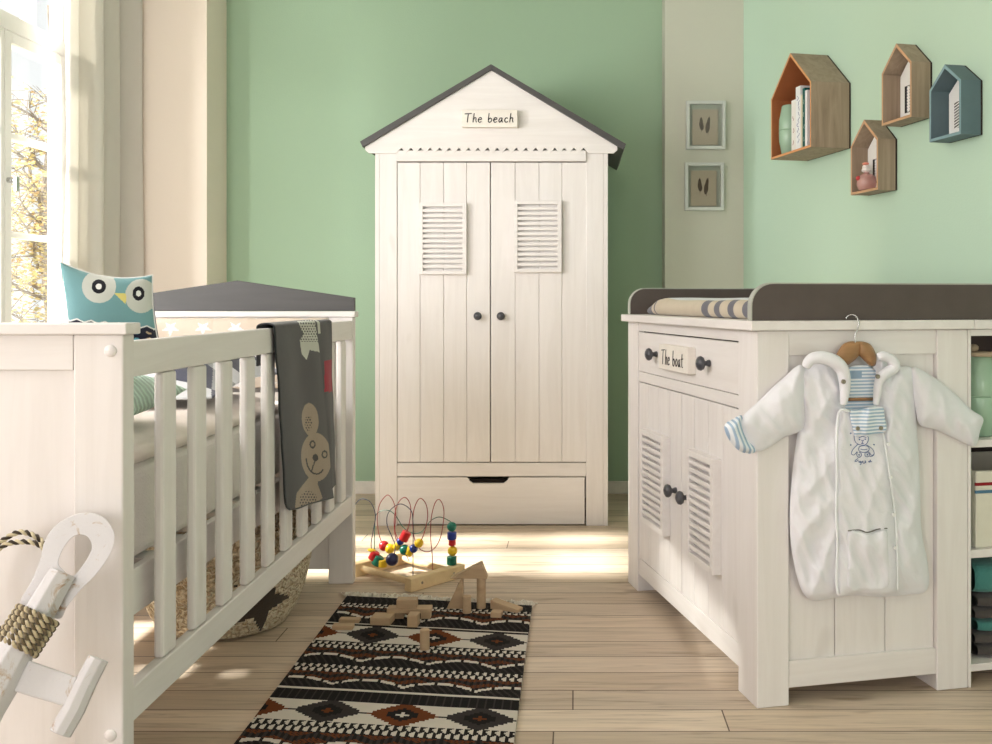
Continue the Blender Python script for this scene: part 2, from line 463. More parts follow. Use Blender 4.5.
# ground and tree outside
struct(MB().box(-40, -2.5, -8, 30, -.4, -.3).build('ground', plain('outside_lawn', (150, 150, 110), .9)))
def leafmat(n, c):
    m = bpy.data.materials.new(n); m.use_nodes = True; nt = m.node_tree; b = nt.nodes['Principled BSDF']; b.inputs['Base Color'].default_value = lin(c); b.inputs['Roughness'].default_value = .7
    t = nt.nodes.new('ShaderNodeBsdfTranslucent'); t.inputs[0].default_value = lin(c); x = nt.nodes.new('ShaderNodeMixShader'); x.inputs[0].default_value = .5
    nt.links.new(b.outputs[0], x.inputs[1]); nt.links.new(t.outputs[0], x.inputs[2]); nt.links.new(x.outputs[0], nt.nodes['Material Output'].inputs[0]); return m
def tree(loc):
    LM = lambda n, c: leafmat(n, c)
    root = thing('autumn_tree', 'autumn tree with yellow brown leaves growing outside the window', 'tree', loc)
    tr = MB(); rnd = random.Random(3)
    tr.tube(smooth_path([(0, 0, 0), (.05, .02, 1.0), (-.03, 0, 2.0), (.04, .03, 3.2), (0, 0, 4.1)], 5), [.11 - .0048 * i for i in range(21)], 8)
    tr.build('trunk', plain('bark', (132, 118, 104), .9, vary=.2), root, smooth=True)
    br = MB(); tips = []
    for k in range(36):
        z = .6 + 3.2 * (k / 46.0); a = rnd.uniform(0, 2 * PI); L = rnd.uniform(.5, 1.15) * (1.1 - .16 * z)
        p = Vector((0, 0, z)); pts = [p]; d = Vector((math.cos(a), math.sin(a), .35))
        for q in range(5):
            d = (d + Vector((rnd.uniform(-.3, .3), rnd.uniform(-.3, .3), rnd.uniform(-.1, .25)))).normalized()
            p = p + d * (L / 5); pts.append(p)
            for s in range(3):
                e = p + Vector((rnd.uniform(-.3, .3), rnd.uniform(-.3, .3), rnd.uniform(-.15, .3)))
                br.tube([p, (p + e) / 2 + Vector((0, 0, .02)), e], [.006, .004, .002], 4); tips += [(p, e)]
        br.tube(pts, [.02, .016, .013, .01, .007, .004], 5)
    br.build('branches', bpy.data.materials['bark'], root)
    lf = MB()
    for p, e in tips:
        dens = 1.0 if p.z < 2.3 else .42
        for s in range(13):
            if rnd.random() > dens: continue
            c = p.lerp(e, rnd.uniform(.1, 1.1)) + Vector((rnd.gauss(0, .05), rnd.gauss(0, .05), rnd.gauss(0, .05)))
            R = Matrix.Translation(c) @ Matrix.Rotation(rnd.uniform(0, 6), 4, 'Z') @ Matrix.Rotation(rnd.uniform(-1.3, 1.3), 4, 'X')
            l = rnd.uniform(.018, .034)
            lf.add([(-l, 0, 0), (0, -l * .55, .004), (l, 0, 0), (0, l * .55, .004)], [(0, 1, 2, 3)], rnd.choice((0, 0, 1, 2)), R)
    lf.build('foliage', [LM('leaf_yellow', (216, 196, 128)), LM('leaf_olive', (190, 178, 122)), LM('leaf_brown', (206, 170, 112))], root, kind='stuff')
tree((-5.0, 9.5, -.3))

# curtain: tall soft folds, hanging from a rail along the left wall
def curtain_fn(s, t):
    yy = 4.20 + s * .70
    ph = s * 3.4
    amp = .045 + .012 * math.sin(7 * s)
    x = -2.155 + amp * math.sin(2 * PI * ph + .8) + .012 * noise.noise((s * 7, t * 2.2, 1)) + .008 * math.sin(9 * t + s * 11) * (1 - t)
    return (x, yy + .018 * math.sin(4 * PI * ph) + .01 * noise.noise((s * 5, t * 3, 8)), .012 + t * 2.66)
c = thing('curtain', 'floor length off white curtain hanging in folds beside the window', 'curtain', (-2.15, 4.55, 0))
mb = MB().grid(curtain_fn, 150, 50); mb.v = [(a + 2.15, b - 4.55, z) for a, b, z in mb.v]
mb.build('curtain_cloth', M['curtain'], c, smooth=True, solid=.003)
rl = MB().tube([(-.02, -1.2, 2.69), (-.02, .30, 2.69)], .012, 10); rl.build('curtain_rail', M['steel'], c, smooth=True)

# ------------------------------------------------------------------ wardrobe (beach hut)
WX, WY = -.3695, 4.425
wd = thing('wardrobe', 'tall white beach hut wardrobe with a grey gabled roof against the green wall', 'wardrobe', (WX, WY, 0))
hw = .5155
b = MB(); b.box(-hw, -hw + .02, .0, .6, 0, 1.66); b.box(hw - .02, hw, 0, .6, 0, 1.66); b.box(-hw + .02, hw - .02, .58, .6, .01, 1.66)
b.box(-hw + .02, hw - .02, .02, .58, .215, .235); b.box(-hw + .02, hw - .02, .02, .58, 1.62, 1.64)
b.box(-hw + .02, -hw + .097, 0, .02, 0, 1.66); b.box(hw - .097, hw - .02, 0, .02, 0, 1.66)
b.build('carcass', M['white_z'], wd, bevel=.0025)
MB().box(-hw + .097, hw - .097, .004, .024, .219, .279).build('lower_rail', M['white_x'], wd, bevel=.002)
MB().box(-hw + .097, hw - .097, -.0125, .024, 1.613, 1.66).build('upper_rail', M['white_x'], wd, bevel=.002)
# gable with zigzag lower edge
zt, zb_ = 1.672, 1.648
zz = []; x0, x1, nz = -.418, .4285, 20
for i in range(nz):
    a = x0 + (x1 - x0) * i / nz; d = (x1 - x0) / nz
    zz += [(a, zb_), (a + d / 2, zt)]
zz += [(x1, zb_)]
gable = [(-.540, 1.648), ] + zz + [(.540, 1.648), (.556, 1.662), (.556, 1.690), (0, 2.018), (-.556, 1.690), (-.556, 1.662)]
MB().prism(gable, -.0145, .004, 'xz').build('gable', M['white_x'], wd)
MB().prism([(-.50, 1.66), (.50, 1.66), (.50, 1.70), (0, 2.0), (-.50, 1.70)], .58, .6, 'xz').build('rear_gable', M['white_x'], wd)
for s in (-1, 1):
    ro_ = .594 if s > 0 else .576; dz_ = (.594 - ro_) * .591
    r = MB().prism([(0, 2.037), (s * ro_, 1.686 + dz_), (s * ro_ - s * .012, 1.661 + dz_), (0, 2.012)], -.03, .68, 'xz')
    r.build('roof_panel', M['anthracite'], wd, bevel=.0015)
# doors
edges = {-1: [-.4185, -.3165, -.2125, -.1105, -.0065], 1: [-.0045, .1045, .2105, .3115, .4215]}
for s in (-1, 1):
    e = edges[s]; d = MB()
    for a, c2 in zip(e[:-1], e[1:]): d.box(a + .0015, c2 - .0005, .004, .022, .283, 1.609)
    d.box(e[0] + .004, e[-1] - .004, .009, .02, .285, 1.607)
    do = d.build('door', M['white_z'], wd, bevel=.0022)
    xa, xb, za, zbb = ((-.319, -.109, 1.113, 1.428), (.0985, .3105, 1.122, 1.438))[0 if s < 0 else 1]
    lo = MB(); lo.box(xa, xa + .018, -.020, .004, za, zbb); lo.box(xb - .018, xb, -.020, .004, za, zbb)
    lo.box(xa + .018, xb - .018, -.020, .004, za, za + .016); lo.box(xa + .018, xb - .018, -.020, .004, zbb - .016, zbb)
    n = 13; zz0, zz1 = za + .012, zbb - .012; st = (zz1 - zz0) / n
    for i in range(n - 1):
        z0 = zz0 + st * (i + .72)
        lo.box(xa + .018, xb - .018, -.018, -.012, z0, z0 + st * .62)
    lo.build('shutter', M['white_x'], do, bevel=.0012)
    kx = -.0595 if s < 0 else .0425
    knob_bm(Matrix.Translation((kx, .004, .929)) @ Matrix.Rotation(PI / 2, 4, 'X')).build('knob', M['knob'], do, smooth=True)
dr = [(-.4185, .006), (.4125, .006), (.4125, .214), (.078, .214), (.066, .197), (.052, .187), (-.082, .187), (-.098, .197), (-.108, .214), (-.4185, .214)]
do = MB().prism(dr, .006, .024, 'xz').build('drawer', M['white_x'], wd, bevel=.002)
MB().box(-.40, .40, .05, .06, .02, .2).build('recess_shade', M['dark'], do)  # flat dark sheet painting the shade behind the drawer cutout
sg = MB().box(-.1265, .1175, -.05, -.0145, 1.757, 1.832).build('name_sign', M['plate'], wd, bevel=.002)
lettering('The beach', .218, .038, lambda x, z: (-.113 + x, -.0505, 1.777 + z), .0021, sg)

# ------------------------------------------------------------------ changing table (local x = depth, y = length away from camera)
ct = thing('changing_table', 'white changing table with a drawer and two louvred doors beside the right wall', 'changing table', (.445, 2.445, 0), ANG)
D, LEN = .583, 1.13
for x0, x1 in ((0, .085), (.494, D)):
    for y0, y1 in ((0, .12), (1.013, LEN)):
        MB().box(x0, x1, y0, y1, 0, .924).build('leg', M['white_z'], ct, bevel=.003)
for y0, y1, nm in ((.006, .028, 'side_panel'), (LEN - .028, LEN - .006, 'side_panel')):
    p = MB(); e = [.085, .215, .355, .494]
    for a, c2 in zip(e[:-1], e[1:]): p.box(a + .001, c2 - .001, y0 + .008, y1, .1, .865)
    p.box(.086, .493, y0 + .013, y1 - .004, .1, .865)
    sp = p.build(nm, M['white_z'], ct, bevel=.002)
    q = MB(); q.box(.085, .494, y0 - .002, y1, .862, .924); q.build('top_rail', M['white_x'], sp, bevel=.002)
    q = MB(); q.box(.085, .494, y0 - .002, y1, .042, .108); q.build('bottom_rail', M['white_x'], sp, bevel=.002)
MB().box(.563, .575, .12, 1.013, .06, .92).build('back_panel', M['white_z'], ct)
MB().box(.03, .56, .03, 1.1, .07, .085).build('bottom_board', M['white_y'], ct)
f = MB(); f.box(.004, .024, .12, 1.013, .894, .924); f.box(.004, .024, .12, 1.013, .722, .755); f.build('front_rail', M['white_y'], ct, bevel=.002)
MB().box(.004, .024, .12, 1.013, .058, .117).build('front_bottom_rail', M['white_y'], ct, bevel=.002)
MB().box(-.022, D + .008, -.016, LEN + .016, .925, .949).build('top_board', M['white_y'], ct, bevel=.003)
dw = MB().box(.003, .021, .1235, 1.0095, .757, .890).build('drawer', M['white_y'], ct, bevel=.002)
MB().box(.024, .03, .12, 1.013, .70, .92).build('recess_shade', M['dark'], dw)  # flat dark sheet painting shade into the seams round the drawer
XN = Matrix.Rotation(-PI / 2, 4, 'Y')
for yy in (.806, .330):
    knob_bm(Matrix.Translation((.003, yy, .825)) @ XN, 1.12).build('knob', M['knob'], dw, smooth=True)
sg = MB().box(-.022, .003, .440, .707, .786, .863).build('name_sign', M['plate'], dw, bevel=.002)
lettering('The boat', .205, .044, lambda x, z: (-.0225, .680 - x, .802 + z), .0015, sg)
for k, (y0, y1) in enumerate(((.1235, .5665), (.5695, 1.0095))):
    d = MB(); nb = 4
    for i in range(nb):
        a = y0 + (y1 - y0) * i / nb; c2 = y0 + (y1 - y0) * (i + 1) / nb
        d.box(.004, .022, a + .001, c2 - .001, .119, .719)
    d.box(.009, .02, y0 + .004, y1 - .004, .121, .717)
    do = d.build('door', M['white_z'], ct, bevel=.002)
    ya, yb, za, zbb = ((.244, .452, .262, .572), (.673, .911, .267, .573))[k]
    lo = MB(); X0, X1 = -.022, .004
    lo.box(X0, X1, ya, ya + .022, za, zbb); lo.box(X0, X1, yb - .018, yb, za, zbb)
    lo.box(X0, X1, ya + .022, yb - .018, za, za + .018); lo.box(X0, X1, ya + .022, yb - .018, zbb - .018, zbb)
    n = 13; zz0, zz1 = za + .012, zbb - .012; st = (zz1 - zz0) / n
    for i in range(n - 1):
        z0 = zz0 + st * (i + .74)
        lo.box(-.020, -.008, ya + .022, yb - .018, z0, z0 + st * .54)
    lo.build('shutter', M['white_y'], do, bevel=.0012)
    knob_bm(Matrix.Translation((.004, (.505, .617)[k], .42)) @ XN, 1.12).build('knob', M['knob'], do, smooth=True)

# open shelf unit behind it
sh = thing('shelf_unit', 'white open shelf unit standing at the back of the changing table', 'shelf', (.445, 2.445, 0), ANG)
SX0, SX1 = D + .001, .955
b = MB(); b.box(SX0, SX0 + .009, 0, LEN, 0, .924); b.box(SX1 - .018, SX1, 0, LEN, 0, .924); MB().box(SX0 + .009, SX1 - .018, .361, .373, .03, .924).build('back_panel', M['taupe'], sh)  # back panel coloured dark to stand in for shade inside the unit
b.build('side_panels', M['white_z'], sh, bevel=.002)
for z0, z1 in ((.039, .058), (.332, .353), (.618, .638)):
    MB().box(SX0 + .009, SX1 - .018, .004, .36, z0, z1).build('shelf_board', M['white_x'], sh, bevel=.002)
MB().box(SX0 + .009, SX1 - .018, .004, .024, .907, .924).build('top_rail', M['white_x'], sh, bevel=.002)
MB().box(D + .0085, SX1 + .005, -.016, LEN + .016, .925, .949).build('top_board', M['white_y'], sh, bevel=.003)

def local(T, rz, lx, ly, lz):
    return T @ Vector((lx, ly, lz))
def ch(lx, ly, lz): return CH @ Vector((lx, ly, lz))

CUP = [(.030, 0), (.034, .004), (.041, .045), (.0425, .049), (.0425, .052), (.044, .056), (.046, .100), (.0445, .104), (.041, .104), (.040, .098), (.033, .008), (0, .006)]
M['cupgreen'] = plain('pale_green_cup_glaze', (160, 190, 165), .25, .5, vary=.03)
def cup(name, label, loc, s, flip, cat='cup', group=None):
    T = Matrix.Scale(s, 4)
    if flip: T = Matrix.Translation((0, 0, .104 * s)) @ Matrix.Scale(s, 4) @ Matrix.Diagonal((1, 1, -1, 1))
    o = MB().lathe(CUP, 28, T).build(name, M['cupgreen'], None, smooth=True); o.location = loc
    return tag(o, label, cat, group)
zj = .6385
cup('green_cup', 'pale green cup standing upright on the upper shelf behind the romper sleeve', ch(.668, .075, zj), 1.02, False)
cup('green_cup', 'pale green cup upside down on the other cup in the shelf unit', ch(.668, .075, zj + .1063), 1.02, True)
t = thing('lidded_pot_lid', 'round tan lid with a small knob atop the green cups in the shelf unit', 'lid', ch(.668, .075, zj + .2126))
MB().lathe([(.052, 0), (.054, .004), (.052, .011), (.0, .012)], 28).build('lid_plate', plain('tan_wood', (176, 158, 134), .6), t, smooth=True)
MB().lathe([(.009, .011), (.014, .018), (.014, .026), (.008, .031), (0, .032)], 16, Matrix.Translation((-.02, -.01, 0))).build('lid_knob', bpy.data.materials['tan_wood'], t, smooth=True)

t = thing('storage_bin', 'off white fabric bin with red and blue rim stripes on the middle shelf', 'bin', ch(.77, .17, .3535), ANG)
bw, bd, bh = .15, .15, .20
m = MB(); m.box(-bw, bw, -bd, -bd + .008, 0, bh); m.box(-bw, bw, bd - .008, bd, 0, bh); m.box(-bw, -bw + .008, -bd + .008, bd - .008, 0, bh); m.box(bw - .008, bw, -bd + .008, bd - .008, 0, bh); m.box(-bw + .008, bw - .008, -bd + .008, bd - .008, 0, .008)
m.build('bin_body', fabric('bin_canvas', (226, 222, 206), 500, .3), t, bevel=.003)
for z, nm, c in ((.162, 'red_stripe', (150, 40, 44)), (.142, 'blue_stripe', (84, 124, 150))):
    st = MB().box(-bw - .001, bw + .001, -bd - .0012, -bd + .004, z, z + .008).build('rim_stripe', fabric(nm, c), t); st['label'] = nm.replace('_', ' ')
TG = fabric('towel_grey', (86, 81, 78), 260, 1.0, .25); TT = fabric('towel_teal', (76, 136, 130), 260, 1.0, .2)
tz = .0585
for k, (hh, mt, lab) in enumerate(((.034, TG, 'dark grey folded towel at the bottom of the shelf stack'), (.030, TG, 'dark grey folded towel just under the teal middle towel'),
        (.033, TT, 'teal folded towel in the middle of the towel stack'), (.030, TG, 'dark grey folded towel just above the teal middle towel'), (.031, TG, 'dark grey folded towel right under the top teal towel'), (.085, TT, 'thick teal towel on top of the towel stack'))):
    def tf(s, t_, hh=hh):
        a = 2 * PI * t_; ex = .45
        ca, sa = math.cos(a), math.sin(a)
        zz_ = math.copysign(abs(sa) ** ex, sa) * hh / 2; yy_ = math.copysign(abs(ca) ** ex, ca) * .13
        e = 1 - .1 * abs(2 * s - 1) ** 8
        return ((s - .5) * .27, yy_ * e + .003 * noise.noise((s * 9, t_ * 6, k)), hh / 2 + zz_ * e + .0015 * noise.noise((s * 14, t_ * 8, k + 4)))
    tb = MB().grid(tf, 30, 28)
    o = tb.build('folded_towel', mt, None, smooth=True, weld=True); o.location = ch(.77 + .004 * (-1) ** k, .155, tz + .0005); o.rotation_euler = (0, 0, ANG)
    tag(o, lab, 'towel', 'folded towels on the bottom shelf'); tz += hh + .001

# changing tray on top
tr = thing('changing_tray', 'dark taupe changing tray with rounded ends on top of the changing table', 'changing tray', ch(0, 0, .9495), ANG)
def end_poly(r, x0, x1, h):
    p = [(x0, 0)] + [(x0 + r - r * math.cos(a), h - r + r * math.sin(a)) for a in [i * PI / 20 for i in range(11)]]
    return p + [(x1, h), (x1, 0)]
for y0, nm in ((.002, 'near'), (LEN - .01, 'far')):
    pl = end_poly(.055, -.012 if nm == 'near' else .006, .945, .090)
    tp = MB().prism(pl, y0, y0 + .02, 'xz').build('end_board', M['taupe'], tr, bevel=.001)
    eb = MB(); pts = pl[:13]; inn = []
    for i, p in enumerate(pts):
        a = pts[max(i - 1, 0)]; c2 = pts[min(i + 1, len(pts) - 1)]
        t_ = Vector((c2[0] - a[0], c2[1] - a[1])); t_.normalize(); inn.append((p[0] + t_.y * -.0032, p[1] + t_.x * .0032))
    for i in range(len(pts) - 1):
        eb.prism([pts[i], pts[i + 1], inn[i + 1], inn[i]], y0 - .001, y0 + .021, 'xz')
    eb.build('edge_band', M['edge'], tp)
MB().box(.925, .943, .023, LEN - .011, 0, .088).build('back_board', M['taupe'], tr)
# folded mat
def mat_f(s, t_):
    yy = .05 + t_ * .96; a = s
    if a < .28:
        q = PI * (a / .28); x = .065 - .030 * math.sin(q) ** .8; z = .0245 - .0245 * math.cos(q)
    else: x = .065 + (a - .28) / .72 * .6; z = .049
    ed = min(1, .55 + 6 * min(t_, 1 - t_)); z *= ed
    z += .003 * noise.noise((x * 6, yy * 5, 0)) * (1 if z > .02 else 0) + (.008 * math.exp(-((yy - .86) / .07) ** 2) if a > .2 else 0)
    return (x, yy, max(z, .0012))
def mat_m(s, t_):
    yy = .05 + t_ * .96
    if s > .25: return 2
    for a, b_ in ((.05, .175), (.235, .275), (.335, .38), (.43, .48), (.965, 1.02), (.925, .94)):
        if a <= yy <= b_: return 1
    return 0
mm = thing('changing_mat', 'cream changing mat with dark stripes lying in the tray', 'mat', ch(0, 0, .9495), ANG)
mb = MB().grid(mat_f, 50, 160, mat_m)
mb.build('mat_cover', [fabric('mat_cream', (206, 194, 172), 600, .3), fabric('mat_greystripe', (112, 112, 120), 600, .3), fabric('mat_white', (228, 230, 234), 600, .3)], mm, smooth=True, solid=.002)

# ------------------------------------------------------------------ crib
CX0, CX1 = -1.606, -.782
cb = thing('crib', 'white slatted baby crib with a dark gable on its headboard', 'crib', (-1.194, 1.73, 0))
def L(x, y, z): return (x + 1.194, y - 1.73, z)
def cbox(mb, x0, x1, y0, y1, z0, z1, mi=0): return mb.box(x0 + 1.194, x1 + 1.194, y0 - 1.73, y1 - 1.73, z0, z1, mi)
YN, YF = 1.73, 3.52
for end, ya, yb in (('footboard', YN, YN + .045), ('headboard', YF, YF + .045)):
    p = MB(); cbox(p, CX0 + .086, CX1 - .086, ya + .008, yb - .008, .05, .945)
    pn = p.build(end, M['white_z'], cb, bevel=.002)
    for x0, x1 in ((CX0, CX0 + .086), (CX1 - .086, CX1)):
        po = MB(); cbox(po, x0, x1, ya, yb, 0, .940); po = po.build('post', M['white_z'], pn, bevel=.003)
        cxm = x1 - .021 if x1 == CX1 else x0 + .021
        yq = ya if end == 'footboard' else yb; sg_ = -1 if end == 'footboard' else 1
        for zq in (.912, .247):
            T = Matrix.Translation(L(cxm, yq, zq)) @ Matrix.Rotation(PI / 2 * -sg_, 4, 'X') @ Matrix.Scale(1, 4)
            # button caps stay with the board
            MB().lathe([(.0105, 0), (.0105, .002), (.0085, .0045), (.004, .006), (0, .0063)], 16, T).build('screw_cap', M['white_z'], pn, smooth=True)
    rt = MB(); cbox(rt, CX0 + .086, CX1 - .0875, ya + .002, yb - .002, .878, .940); rt.build('rail', M['white_x'], pn, bevel=.002)
    cp = MB(); cbox(cp, CX0 - .008, CX1 + .009, ya - .008, yb + .006, .940, .960); cp.build('cap', M['white_x'], pn, bevel=.0025)
g = MB(); xm = (CX0 + CX1) / 2
g.prism([L(CX0 - .002, 0, .961)[::2], L(CX1 + .003, 0, .961)[::2], L(CX1 + .003, 0, 1.008)[::2], L(xm, 0, 1.069)[::2], L(CX0 - .002, 0, 1.008)[::2]], YF + .012 - 1.73, YF + .032 - 1.73, 'xz')
g.build('gable_board', M['anthracite'], cb, bevel=.002)
for sx in (0, 1):
    xa, xb = (CX1 - .027, CX1 - .003) if sx else (CX0 + .003, CX0 + .027)
    r = MB(); cbox(r, xa, xb, YN + .045, YF, .863, .927); sr = r.build('top_side_rail', M['white_y'], cb, bevel=.003)
    r = MB(); cbox(r, xa, xb, YN + .045, YF, .250, .312); r.build('bottom_side_rail', M['white_y'], cb, bevel=.003)
    for k in range(10):
        yc = 1.915 + .1625 * k
        r = MB(); cbox(r, xa + .001, xb - .003, yc, yc + .066, .313, .862); r.build('slat', M['white_z'], cb, bevel=.006)
# slatted base
r = MB(); cbox(r, -.850, -.832, 1.80, 3.48, .405, .492); cbox(r, -1.556, -1.538, 1.80, 3.48, .405, .492)
for k in range(12): cbox(r, -1.538, -.850, 1.84 + .14 * k, 1.90 + .14 * k, .475, .490)
cbox(r, -.832, CX1 - .028, 1.80, 1.83, .41, .48); cbox(r, CX0 + .028, -1.556, 1.80, 1.83, .41, .48)
r.build('bed_base', M['white_y'], cb, bevel=.002)

mt = thing('mattress', 'white knit covered mattress lying on the crib base', 'mattress', (-1.194, 2.65, .4935))
b = MB().box(-.345, .345, -.81, .81, 0, .19)
b.build('mattress_cover', fabric('mattress_knit', (242, 236, 230), 260, .9, .1), mt, bevel=.03, seg=5)
def sheet(mb, x0, x1, y0, y1, z0, z1, seed):
    def fn(s, t_):
        a = s
        X = x0 + (x1 - x0) * s; Yy = y0 + (y1 - y0) * t_
        e = min(1, 9 * min(s, 1 - s)) ** .5 * min(1, 12 * min(t_, 1 - t_)) ** .5
        return (X, Yy, z0 + (z1 - z0) * e + .006 * noise.noise((X * 7, Yy * 5, seed)) * e)
    def fb(s, t_): return (x0 + (x1 - x0) * s, y0 + (y1 - y0) * t_, z0)
    mb.grid(fn, 40, 60); mb.grid(fb, 40, 60); return mb
dv = sheet(MB(), -1.52, -.848, 1.84, 2.92, .6845, .733, 2)
o = dv.build('duvet', fabric('duvet_pink_white', (244, 232, 222), 600, .3), None, smooth=True, weld=True, origin=(-1.18, 2.4, .685)); tag(o, 'pale pink white duvet spread over the crib mattress', 'duvet')

# star fabrics: small five pointed stars laid on a cell pattern
def instar(x, y, r, rot=0.0):
    a = math.atan2(y, x) - rot; d = math.hypot(x, y); a = (a + PI / 2) % (2 * PI / 5)
    a = abs(a - PI / 5)
    # star edge between outer r and inner .42 r
    ro, ri = r, r * .42
    x1_, y1_ = ro * math.cos(PI / 5), ro * math.sin(PI / 5)
    # angle measured from the notch direction
    px, py = d * math.cos(a), d * math.sin(a)
    ax, ay = ri, 0.0
    return (x1_ - ax) * (py - ay) - (y1_ - ay) * (px - ax) > 0
BMP = [fabric('bumper_beige', (216, 201, 184), 700, .3), fabric('bumper_star', (236, 234, 231), 700, .3)]
def bumper_m(s, t_, LX=.72):
    u = s * LX * 1.0; vv = t_ * .62
    cell = .115; row = int(vv / (cell * .8)); uu = (u + (row % 2) * cell / 2) % cell - cell / 2; wv = vv % (cell * .8) - cell * .4
    return 1 if instar(uu, wv, .032, .3 * row) else 0
def bumper_f(s, t_):
    # closed profile: hanging panel with a fat rolled top
    x = -1.555 + .70 * s; a = 2 * PI * t_
    ca, sa = math.cos(a), math.sin(a)
    fat = .020 + .020 * max(0, sa) ** .5
    puff = .85 + .15 * abs(math.sin(PI * (s * 4.5))) ** .5
    z = .735 + .225 * (.5 + .5 * math.copysign(abs(sa) ** .8, sa)) * (1 if sa < 0 else 1) 
    z = .817 + (.098 + .024 * puff) * sa
    e = min(1, 20 * min(s, 1 - s)) ** .5
    return (x, 3.455 + math.copysign(abs(ca) ** .7, ca) * fat * puff * e, z + .004 * noise.noise((s * 22, t_ * 4, 3)))
o = MB().grid(bumper_f, 220, 160, bumper_m).build('crib_bumper', BMP, None, smooth=True, weld=True, origin=(-1.2, 3.455, .72))
tag(o, 'beige padded crib bumper with white stars along the headboard', 'bumper')

# mint knitted pillow leaning at the foot end
def pillow_fn(w_, h_, T_, ear=0.0, pin=.08):
    def fn(s, t_, side):
        a = 2 * s - 1; b_ = 2 * t_ - 1
        k = (1 - a * a) * (1 - b_ * b_)
        x = w_ / 2 * a * (1 - pin * (1 - b_ * b_)); z = h_ / 2 * b_ * (1 - pin * (1 - a * a))
        if b_ > 0: z += ear * (a * a) * b_
        return (x, side * (T_ * k ** .45), z)
    return fn
def pillow(name, mats, fn, nu, nv, mf, T, root):
    mb = MB()
    v1 = MB().grid(lambda s, t_: fn(s, t_, -1), nu, nv, mf); v2 = MB().grid(lambda s, t_: fn(s, t_, 1), nu, nv, lambda s, t_: 0 if mf is None else len(mats) - 1)
    mb.add(v1.v, v1.f, v1.m, T); mb.add(v2.v, v2.f, v2.m, T)
    return mb.build(name, mats, root, smooth=True, weld=True)
def knitmat(name, c):
    m, nt, b = base(name, .95, .1); cc = lin(c)
    v = coords(nt, (1, 1, 1)); wv = nt.nodes.new('ShaderNodeTexWave'); wv.inputs['Scale'].default_value = 34; wv.inputs['Distortion'].default_value = 1.5
    wv.bands_direction = 'DIAGONAL'; nt.links.new(v, wv.inputs['Vector'])
    nt.links.new(mix(nt, tuple(x * .72 for x in cc[:3]) + (1,), cc, wv.outputs['Fac']), b.inputs['Base Color']); bump(nt, b, wv.outputs['Fac'], .8, .004)
    return m
mp = thing('knit_pillow', 'mint green knitted pillow lying in the crib below the owl cushion', 'pillow', (-1.045, 2.04, .737))
pillow('pillow_cover', [knitmat('mint_knit', (212, 236, 220))], pillow_fn(.36, .38, .062), 40, 40, None,
       Matrix.Translation((0, 0, .064)) @ Matrix.Rotation(math.radians(-90), 4, 'X'), mp)
# owl cushion
OWL = [fabric('owl_teal', (122, 166, 170), 500, .4), fabric('owl_eye_grey', (206, 208, 200), 500, .3), fabric('owl_black', (34, 34, 40), 500, .3),
       fabric('owl_white', (240, 240, 236), 500, .3), fabric('owl_yellow', (226, 214, 130), 500, .3), fabric('owl_navy', (40, 42, 58), 500, .4), fabric('owl_flower', (108, 172, 190), 500, .3), fabric('owl_tan', (196, 172, 140), 500, .3), fabric('owl_back', (84, 88, 110), 500, .4)]
OC = [Vector(p) for p in ((-1.008, 2.00, .866), (-.832, 2.03, .862), (-.866, 2.05, 1.051), (-1.020, 1.98, 1.076))]   # cushion corners
def owl_pt(s, t_, side):
    a = 2 * s - 1; b_ = 2 * t_ - 1; k = (1 - a * a) * (1 - b_ * b_)
    p = (OC[0].lerp(OC[1], s)).lerp(OC[3].lerp(OC[2], s), t_)
    c = (OC[0] + OC[1] + OC[2] + OC[3]) / 4
    top = .017 if b_ > 0 else .006
    p = p + Vector((-.009 * a * (1 - b_ * b_), 0, -top * b_ * (1 - a * a)))
    return p + Vector((0, side * .050 * k ** .45, 0)) - Vector((-.93, 2.02, .846))
def owl_m(s, t_):
    px, py = proj(owl_pt(s, t_, -1) + Vector((-.93, 2.02, .846)))
    zig = 319 + (px - 85) * .10 + 2.6 * abs(((px / 7.0) % 2) - 1)
    if py > zig:
        if py < zig + 1.5: return 3
        if py > zig + 6 and math.hypot(px % 13 - 6.5, py % 12 - 6) < 4.4: return (6, 7)[int(px // 13) % 2]
        return 5
    if inpoly(px, py, [(114, 293), (126.2, 293.5), (125.8, 304.5)]): return 4
    if ell(px, py, 98.8, 286.5, 3.0, 3.0) < 1 or ell(px, py, 138.5, 293.5, 2.6, 3.0) < 1: return 3
    if ell(px, py, 98.8, 286.5, 7.2, 7.0) < 1 or ell(px, py, 138.5, 293.5, 6.0, 7.0) < 1: return 2
    if ell(px, py, 99, 286.5, 17, 16.5) < 1 or ell(px, py, 141, 296, 16, 17) < 1: return 1
    return 0
def ell(px, py, cx_, cy_, rx, ry, rot=0.0):
    dx, dy = px - cx_, py - cy_; c_, s_ = math.cos(rot), math.sin(rot)
    return math.hypot((dx * c_ + dy * s_) / rx, (-dx * s_ + dy * c_) / ry)
ow = thing('owl_cushion', 'teal owl cushion with big round eyes peeking over the footboard', 'cushion', (-.93, 2.02, .846))
pillow('cushion_cover', OWL, owl_pt, 150, 180, owl_m, Matrix.Identity(4), ow)
pp = []
for i in range(40): pp.append(owl_pt(i / 40, 1, 0))
for i in range(40): pp.append(owl_pt(1, 1 - i / 40, 0))
for i in range(40): pp.append(owl_pt(1 - i / 40, 0, 0))
for i in range(40): pp.append(owl_pt(0, i / 40, 0))
MB().tube(pp, .0018, 6, closed=True).build('piping', OWL[3], ow, smooth=True)

